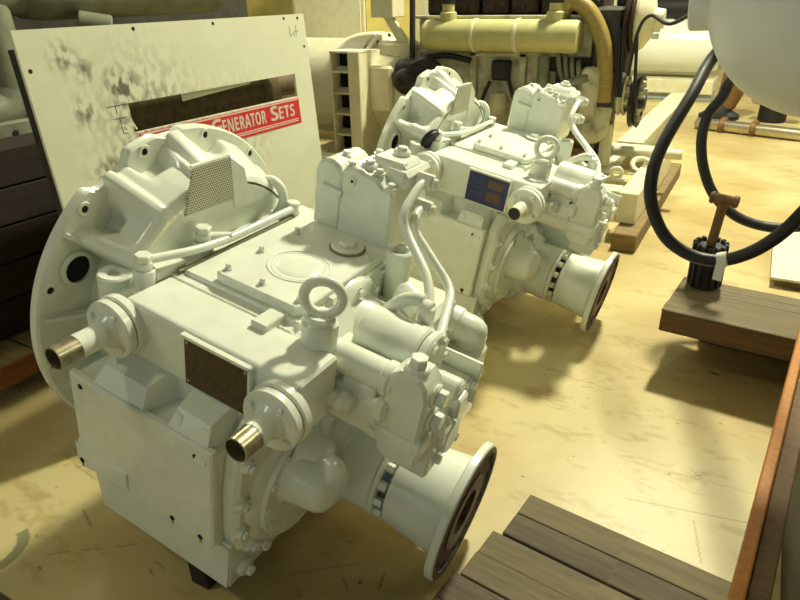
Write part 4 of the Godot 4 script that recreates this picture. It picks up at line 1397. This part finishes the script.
	for k in 4:
		g.tube([V(-1.34 + k * 0.05, 1.14 - k * 0.02, -4.68), V(-1.30 + k * 0.045, 1.0, -4.64 + k * 0.01), V(-1.22 + k * 0.03, 0.86 - k * 0.05, -4.66), V(-1.16, 0.62 - k * 0.06, -4.68)], 0.018, 8)
	g.tube([V(-1.1, 0.98, -4.62), V(-1.2, 0.95, -4.6), V(-1.3, 0.9, -4.62), V(-1.42, 0.80, -4.66)], 0.032, 10)
	g.tube([V(-1.44, 1.1, -4.68), V(-1.42, 0.9, -4.62), V(-1.45, 0.7, -4.66)], 0.045, 10)
	P(T, "hose_bundle", g, M.greygreen)
	g = Geo.new()
	g.tube([V(-1.33, 1.36, -4.66), V(-1.30, 1.44, -4.66), V(-1.22, 1.445, -4.66), V(-1.12, 1.36, -4.66), V(-1.035, 1.20, -4.66), V(-1.0, 1.0, -4.66), V(-0.985, 0.78, -4.66)], 0.054, 16)
	P(T, "radiator_hose", g, M.hose_olive, "ochre radiator hose")
	g = Geo.new()
	g.pipe(V(-0.986, 0.82, -4.66), V(-0.985, 0.79, -4.66), 0.058, 0.05, 0.002, 20)
	P(T, "hose_clip", g, M.dark)
	g = Geo.new()
	g.prism(rrect(0.13, 0.44, 0.04, Vector2(-1.085, 0.83)), V(0, 0, -4.70), Basis.IDENTITY, 0.10, 0.015)
	g.bent([V(-1.08, 0.66, -4.64), V(-1.07, 0.60, -4.62), V(-0.99, 0.60, -4.62), V(-0.985, 0.78, -4.66)], 0.062, 0.07, 14)
	P(T, "water_pump", g, M.cream_dirty)
	g = Geo.new()
	g.hexa([V(-1.38, 0.345, -4.72), V(-1.05, 0.36, -4.66), V(-1.05, 0.36, -4.80), V(-1.38, 0.345, -4.84), V(-1.30, 0.58, -4.66), V(-1.02, 0.60, -4.62), V(-1.02, 0.60, -4.80), V(-1.30, 0.58, -4.82)])
	g.span(V(-1.25, 0.36, -4.64), V(-1.08, 0.50, -4.60), 0.01)
	P(T, "mounting_bracket", g, M.rust)
	g = Geo.new()
	g.cyl(V(-0.985, 0.345, -4.80), V(-0.985, 0.66, -4.80), 0.062, 0.01, 24)
	g.span(V(-1.16, 0.335, -4.98), V(-0.86, 0.346, -4.62), 0.003)
	P(T, "front_leg", g, M.cream)
	# pulleys: axis along the engine
	for q: Array in [[-0.91, 0.86, -4.80, 0.145, 0.05], [-0.84, 0.80, -4.92, 0.185, 0.06]]:
		var pc := V(q[0], q[1], q[2])
		g = Geo.new()
		var r: float = q[3]
		g.lathe(pc, GX, [Vector2(0, 0), Vector2(r - 0.01, 0), Vector2(r, 0.006), Vector2(r - 0.02, q[4] * 0.5), Vector2(r, q[4] - 0.006), Vector2(r - 0.01, q[4]), Vector2(r - 0.03, q[4]), Vector2(r - 0.035, q[4] - 0.012), Vector2(0.05, q[4] - 0.012), Vector2(0.045, q[4] + 0.03), Vector2(0, q[4] + 0.03)], 40)
		var pl := P(T, "pulley", g, M.dark if r > 0.16 else M.cream_dirty)
		for k in 6:
			var an := TAU * k / 6.0
			bolt(pl, pc + V(q[4] - 0.012, (r - 0.065) * cos(an), (r - 0.065) * sin(an)), GX, 0.02, 0.03, M.cream_dirty)
	g = Geo.new()
	var fp := V(-0.86, 1.34, -4.88)
	g.lathe(fp, GX, [Vector2(0, 0), Vector2(0.195, 0.0), Vector2(0.20, 0.02), Vector2(0.188, 0.04), Vector2(0.12, 0.09), Vector2(0.07, 0.10), Vector2(0.06, 0.16), Vector2(0, 0.165)], 40)
	var fan := P(T, "fan_hub", g, M.cream)
	g = Geo.new()
	g.lathe(fp + V(-0.06, 0, 0), GX, [Vector2(0.0, 0), Vector2(0.22, 0), Vector2(0.23, 0.015), Vector2(0.21, 0.03), Vector2(0.23, 0.045), Vector2(0.22, 0.058), Vector2(0, 0.058)], 40)
	P(fan, "belt_groove", g, M.rustdark)
	g = Geo.new()
	g.sweep([V(-0.915, 1.30, -4.66), V(-0.88, 0.86, -4.65)], 0.011, 8)
	g.sweep([V(-0.935, 1.30, -4.66), V(-0.90, 0.86, -4.65)], 0.011, 8)
	g.sweep([V(-0.83, 1.25, -4.70), V(-0.79, 0.82, -4.70)], 0.011, 8)
	P(T, "drive_belt", g, M.rubber)
	# skid frame
	var S := thing("engine_skid", "cream steel skid frame carrying the diesel engine", "skid", V(-2.6, 0.12, -4.95))
	g = Geo.new()
	for z: float in [-4.36, -5.70]:
		g.span(V(-4.6, 0.122, z), V(-0.725, 0.142, z + 0.15), 0.003)
		g.span(V(-4.6, 0.315, z), V(-0.725, 0.333, z + 0.15), 0.003)
		g.span(V(-4.6, 0.13, z + 0.06), V(-0.725, 0.32, z + 0.08), 0.003)
	P(S, "long_rail", g, M.cream)
	g = Geo.new()
	g.span(V(-0.725, 0.122, -5.72), V(-0.60, 0.333, -4.20), 0.008)
	P(S, "end_beam", g, M.cream)
	g = Geo.new()
	for q: Array in [[-1.35, -1.20, 0.325], [-3.4, -3.2, 0.325], [-1.0, -0.94, 0.318]]:
		g = Geo.new()
		g.span(V(q[0], 0.24, -5.6), V(q[1], q[2], -4.30), 0.004)
		P(S, "cross_member", g, M.cream)
	g = Geo.new()
	g.cyl(V(-0.96, 0.42, -5.0), V(-0.46, 0.42, -5.05), 0.038, 0.004, 20)
	P(S, "cross_tube", g, M.cream)
	g = Geo.new()
	g.torus(V(-0.70, 0.352, -4.88), V(0.3, 1, 0.5), 0.075, 0.02, 1.0, 28, 10)
	P(S, "lifting_ring", g, M.cream)
	g = Geo.new()
	g.torus(V(-0.80, 0.39, -4.45), V(0.2, 0, 1), 0.035, 0.014, 1.0, 24, 8)
	g.span(V(-0.86, 0.333, -4.47), V(-0.74, 0.36, -4.43), 0.003)
	P(S, "lifting_eye", g, M.cream)

func backdrop() -> void:
	var g := Geo.new()
	# beam on the floor past the skid
	var T := thing("steel_beam", "cream steel beam lying on the floor beyond the engine pulleys", "beam", V(-0.99, 0, -7.2))
	g.span(V(-1.10, 0.0, -9.2), V(-0.88, 0.02, -5.95), 0.003)
	g.span(V(-1.10, 0.28, -9.2), V(-0.88, 0.30, -5.95), 0.003)
	g.span(V(-1.0, 0.01, -9.2), V(-0.98, 0.29, -5.95), 0.003)
	P(T, "i_beam", g, M.cream)
	# pipe with collars on the floor
	T = thing("steel_pipe", "short bare steel pipe with collars lying on the floor beyond the rusty bar", "pipe", V(-0.15, 0, -8.3))
	g = Geo.new()
	g.cyl(V(-0.68, 0.07, -8.45), V(0.52, 0.07, -8.10), 0.065, 0.01, 24)
	P(T, "tube", g, M.steel)
	var pd := V(1.2, 0, 0.35).normalized()
	for s: float in [0.28, 0.62]:
		g = Geo.new()
		var pp := V(-0.68, 0.07, -8.45) + pd * s
		g.cyl(pp, pp + pd * 0.06, 0.098, 0.01, 24)
		P(T, "collar", g, M.copper)
	# rusty stand
	T = thing("rusty_stand", "copper coloured tapered post on a black base, on the floor under the tank", "stand", V(-0.50, 0, -9.3))
	g = Geo.new()
	g.lathe(V(-0.50, 0.0, -9.3), GY, [Vector2(0, 0), Vector2(0.24, 0), Vector2(0.24, 0.05), Vector2(0.15, 0.10), Vector2(0.12, 0.2), Vector2(0, 0.2)], 28)
	P(T, "base", g, M.black)
	g = Geo.new()
	g.lathe(V(-0.45, 0.15, -9.3), V(0.22, 1, 0), [Vector2(0, 0), Vector2(0.12, 0), Vector2(0.16, 0.3), Vector2(0.21, 0.62), Vector2(0.17, 0.72), Vector2(0, 0.74)], 24)
	P(T, "post", g, M.copper)
	T = thing("valve_body", "small grey steel valve on a black foot, on the floor right of the copper post", "valve", V(0.10, 0, -9.3))
	g = Geo.new()
	g.cyl(V(0.10, 0.0, -9.3), V(0.10, 0.24, -9.3), 0.16, 0.02, 24)
	P(T, "foot", g, M.black)
	g = Geo.new()
	g.cyl(V(-0.14, 0.30, -9.3), V(0.36, 0.28, -9.15), 0.10, 0.015, 24)
	P(T, "body", g, M.steel)
	T = thing("grey_cabinet", "blue-grey metal box on the floor at the far right edge", "cabinet", V(0.72, 0, -6.9))
	g = Geo.new()
	g.span(V(0.50, 0.0, -7.3), V(1.1, 0.52, -6.6), 0.01)
	P(T, "housing", g, M.bluegrey)
	g = Geo.new()
	g.span(V(0.54, 0.06, -6.601), V(1.06, 0.46, -6.59), 0.004)
	P(T, "door", g, M.bluegrey)
	# pale sheet on bearers
	T = thing("pale_sheet", "pale board lying on bearers on the floor behind the raised platform", "board", V(0.55, 0, -4.25))
	g = Geo.new()
	g.span(V(0.215, 0.045, -4.72), V(1.1, 0.06, -3.82), 0.002)
	P(T, "panel", g, M.sheet)
	g = Geo.new()
	plank(T, "bearer", V(-0.31, 0.0, -0.43), V(0.53, 0.045, -0.33), M.wood_tan)
	plank(T, "bearer", V(-0.31, 0.0, 0.30), V(0.53, 0.045, 0.40), M.wood_tan)
	# distant generator
	T = thing("generator_set", "white cylindrical generator on a cream base, far away beyond the engine pulleys", "generator", V(-1.3, 0, -11))
	g = Geo.new()
	g.lathe(V(-1.98, 0.74, -11), GX, [Vector2(0, 0), Vector2(0.34, 0), Vector2(0.385, 0.03), Vector2(0.385, 1.1), Vector2(0.33, 1.25), Vector2(0, 1.27)], 44)
	var gg := P(T, "casing", g, M.white)
	for k in 9:
		var an := -0.9 + k * 0.26
		var b := Basis(GX, V(0, cos(an + PI / 2), sin(an + PI / 2)), V(0, cos(an), sin(an)) * 1.0)
		g = Geo.new()
		g.box(V(-1.62, 0.74 + 0.384 * cos(an), -11 + 0.384 * sin(an)), V(0.10, 0.075, 0.012), 0.002, Basis(GX, b.z.cross(GX), b.z))
		P(gg, "vent_slot", g, M.greygreen)
	g = Geo.new()
	g.span(V(-2.2, 0.10, -11.3), V(-0.72, 0.30, -10.6), 0.01)
	P(T, "base", g, M.cream)
	g = Geo.new()
	g.span(V(-2.2, 0.0, -11.25), V(-0.72, 0.10, -10.66), 0.01)
	P(T, "skid", g, M.bluegrey)
	g = Geo.new()
	g.cyl(V(-1.9, 1.25, -11), V(-0.9, 1.27, -10.9), 0.14, 0.02, 20)
	g.cyl(V(-1.35, 1.05, -10.95), V(-1.35, 1.22, -10.95), 0.10, 0.01, 16)
	P(T, "air_cleaner", g, M.black)
	# cream cabinets behind the generator
	T = thing("switch_cabinet", "tall cream cabinet with an ochre side, behind the louvred generator", "cabinet", V(-4.85, 0, -7.6))
	g = Geo.new()
	g.span(V(-5.45, 0.0, -8.3), V(-4.38, 2.6, -7.0), 0.01)
	P(T, "housing", g, M.cream)
	g = Geo.new()
	g.span(V(-5.40, 0.1, -7.0), V(-4.43, 2.5, -6.985), 0.004)
	P(T, "door", g, M.cream)
	g = Geo.new()
	g.span(V(-4.38, 0.0, -8.28), V(-4.365, 2.6, -7.02), 0.002)
	P(T, "side_panel", g, M.olive)
	T = thing("control_desk", "small cream desk cabinet with a sloping front, left of the louvred box", "cabinet", V(-4.9, 0, -6.6))
	g = Geo.new()
	g.prism(PackedVector2Array([Vector2(-5.35, 0.0), Vector2(-5.35, 0.42), Vector2(-5.05, 0.98), Vector2(-4.45, 0.98), Vector2(-4.45, 0.0)]), V(0, 0, -6.9), Basis.IDENTITY, 0.5, 0.01)
	P(T, "housing", g, M.cream)
	for k in 3:
		g = Geo.new()
		g.span(V(-4.75, 0.62 + k * 0.09, -6.401), V(-4.68, 0.64 + k * 0.09, -6.385), 0.002)
		P(T, "hinge", g, M.dark)
	T = thing("cream_container", "tall cream cabinet behind the engine flywheel, right of the ochre-sided one", "cabinet", V(-3.4, 0, -9.2))
	g = Geo.new()
	g.span(V(-4.9, 0.0, -10.2), V(-2.0, 2.8, -8.6), 0.01)
	P(T, "housing", g, M.cream)
	g = Geo.new()
	g.span(V(-4.85, 0.1, -8.6), V(-3.5, 2.7, -8.585), 0.004)
	g.span(V(-3.45, 0.1, -8.6), V(-2.05, 2.7, -8.585), 0.004)
	P(T, "door", g, M.cream)
	T = thing("ochre_partition", "long ochre partition panel behind the upper edge of the leaning board", "partition", V(-8.0, 0, -8.9))
	g = Geo.new()
	for k in 4:
		g.span(V(-9.6 + k * 0.9, 0.0, -9.0), V(-8.705 + k * 0.9, 2.8, -8.9), 0.006)
	P(T, "panel", g, M.olive)
	T = thing("rusty_silencer", "brown rusty silencer seen through the cut-out of the leaning board", "pipe", V(-2.35, 0.86, -2.0))
	g = Geo.new()
	g.lathe(V(-2.30, 1.10, -1.62), -GZ, [Vector2(0, 0), Vector2(0.12, 0), Vector2(0.185, 0.05), Vector2(0.185, 0.95), Vector2(0.12, 1.02), Vector2(0.06, 1.04), Vector2(0.06, 1.3), Vector2(0, 1.3)], 40)
	P(T, "drum", g, M.silencer)
	g = Geo.new()
	g.span(V(-2.42, 0.0, -1.92), V(-2.20, 0.93, -1.82), 0.004)
	g.span(V(-2.42, 0.0, -2.42), V(-2.20, 0.93, -2.32), 0.004)
	P(T, "cradle_leg", g, M.dark)

func left_machine() -> void:
	var T := thing("shaded_engine", "grey-green engine in the shade behind the leaning board, upper left corner", "engine", V(-3.5, 0, -2.2))
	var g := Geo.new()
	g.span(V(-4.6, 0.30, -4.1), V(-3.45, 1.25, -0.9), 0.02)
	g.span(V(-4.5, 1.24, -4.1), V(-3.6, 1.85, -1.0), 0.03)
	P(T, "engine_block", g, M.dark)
	g = Geo.new()
	g.cyl(V(-3.2, 1.10, -1.86), V(-3.2, 1.52, -1.86), 0.095, 0.01, 28)
	g.ball(V(-3.2, 1.10, -1.86), 0.10, GY, 1.0, 24)
	g.bent([V(-3.2, 1.14, -1.86), V(-3.2, 1.06, -1.82), V(-3.22, 1.0, -1.2)], 0.10, 0.1, 16)
	P(T, "air_duct", g, M.greygreen)
	g = Geo.new()
	g.cyl(V(-3.2, 1.565, -1.2), V(-3.2, 1.565, -2.05), 0.10, 0.01, 28)
	g.lathe(V(-3.2, 1.60, -1.98), -GZ, [Vector2(0, 0), Vector2(0.09, 0), Vector2(0.15, 0.05), Vector2(0.16, 0.12), Vector2(0.16, 1.3), Vector2(0, 1.32)], 32)
	P(T, "intake_pipe", g, M.greygreen)
	g = Geo.new()
	g.cyl(V(-3.1, 1.43, -2.24), V(-3.0, 1.40, -2.36), 0.055, 0.008, 20)
	g.sweep([V(-3.05, 1.36, -2.02), V(-3.05, 1.30, -2.2)], 0.012, 8)
	P(T, "fuel_filter", g, M.greygreen)
	for k in 5:
		g = Geo.new()
		g.span(V(-3.46, 0.70, -3.95 + k * 0.58), V(-3.42, 1.15, -3.5 + k * 0.58), 0.015)
		P(T, "crankcase_door", g, M.greygreen)
	g = Geo.new()
	g.span(V(-3.06, 0.93, -1.9), V(-3.0, 1.03, -1.1), 0.006)
	g.sweep([V(-3.0, 0.90, -1.62), V(-2.98, 0.76, -1.3)], 0.025, 8)
	g.sweep([V(-3.0, 1.0, -1.85), V(-2.98, 0.80, -2.0)], 0.02, 8)
	P(T, "bracket", g, M.greygreen)
	for k in 2:
		g = Geo.new()
		g.cyl(V(-3.001, 0.98, -1.72 + k * 0.35), V(-2.995, 0.98, -1.72 + k * 0.35), 0.014, 0.001, 14)
		P(T, "bracket_hole", g, M.hole)
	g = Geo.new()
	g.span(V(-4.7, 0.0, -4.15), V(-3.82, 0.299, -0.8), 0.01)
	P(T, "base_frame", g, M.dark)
	T = thing("mottled_machine", "grey mottled machine top showing above the middle of the leaning board", "machine", V(-6.9, 0, -7.0))
	g = Geo.new()
	g.span(V(-7.7, 0.0, -7.4), V(-6.55, 1.6, -6.6), 0.03)
	P(T, "housing", g, M.greygreen)
	g = Geo.new()
	for k in 5:
		g.cyl(V(-6.9, 1.2 + k * 0.09, -6.6), V(-6.9, 1.2 + k * 0.09, -6.57), 0.03, 0.004, 14)
	g.span(V(-6.52, 1.0, -6.7), V(-6.44, 1.75, -6.6), 0.005)
	P(T, "terminal_strip", g, M.cream)

# ---------------------------------------------------------------- scene
const WINDOW_ENERGY := 1.3
const LAMP_COLOR := Color(1.0, 0.99, 0.87)

func _ready() -> void:
	var cam := Camera3D.new()
	cam.name = "camera"
	cam.fov = 50.82
	cam.near = 0.05
	cam.far = 100.0
	cam.transform = Transform3D(Basis(V(0.87381, -0.01969, -0.48587), V(-0.19636, 0.89981, -0.38961), V(0.44486, 0.43584, 0.78239)), V(0, 1.523, 0))
	add_child(cam)
	cam.current = true
	var we := WorldEnvironment.new()
	we.name = "environment"
	var e := Environment.new()
	e.background_mode = Environment.BG_COLOR
	e.background_color = Color(0.05, 0.05, 0.045)
	e.tonemap_mode = Environment.TONE_MAPPER_LINEAR
	e.tonemap_exposure = 1.22
	e.sdfgi_enabled = true
	e.ssao_enabled = true
	e.ssil_enabled = true
	we.environment = e
	add_child(we)
	make_materials()
	# lamps of the hall
	lamp(V(-0.25, 5.6, -5.6), 44.0, "round bay lamp hanging over the diesel engine")
	lamp(V(-6.7, 5.6, -5.4), 7.0, "round bay lamp hanging over the shaded machines on the left")
	lamp(V(5.6, 5.6, -5.4), 6.0, "round bay lamp hanging over the right-hand aisle")
	lamp(V(-6.7, 5.6, -12.5), 10.0, "round bay lamp hanging over the far left cabinets")
	lamp(V(2.8, 5.6, -12.5), 12.0, "round bay lamp hanging beyond the tank, right of the distant generator")
	lamp(V(8.6, 5.6, -12.5), 8.0, "round bay lamp hanging over the far right corner")
	lamp(V(-3.6, 5.6, 1.4), 3.2, "round bay lamp hanging behind the camera on the left")
	front_window(1, -8.5)
	front_window(2, -2.5)
	front_window(3, 3.5)

	hall()
	gearbox(false, Transform3D(Basis(V(0.98178, -0.19004, 0), V(0.19003, 0.98172, 0.01039), V(-0.00197, -0.0102, 0.99995)), V(-1.185, 0.136, -1.237)), "white marine gearbox nearest the camera, with brassy pipe ends and a dark brown nameplate")
	gearbox(true, Transform3D(Basis(V(0.98178, -0.19004, 0), V(0.19003, 0.98172, 0.01039), V(-0.00197, -0.0102, 0.99995)) * Basis(Vector3.UP, -0.033), V(-1.182, 0.135, -2.878)), "white marine gearbox farther back, with a dark blue nameplate and a black cap")
	leaning_board()
	engine()
	tank()
	pallets()
	timbers()
	bar_tool()
	backdrop()
	left_machine()
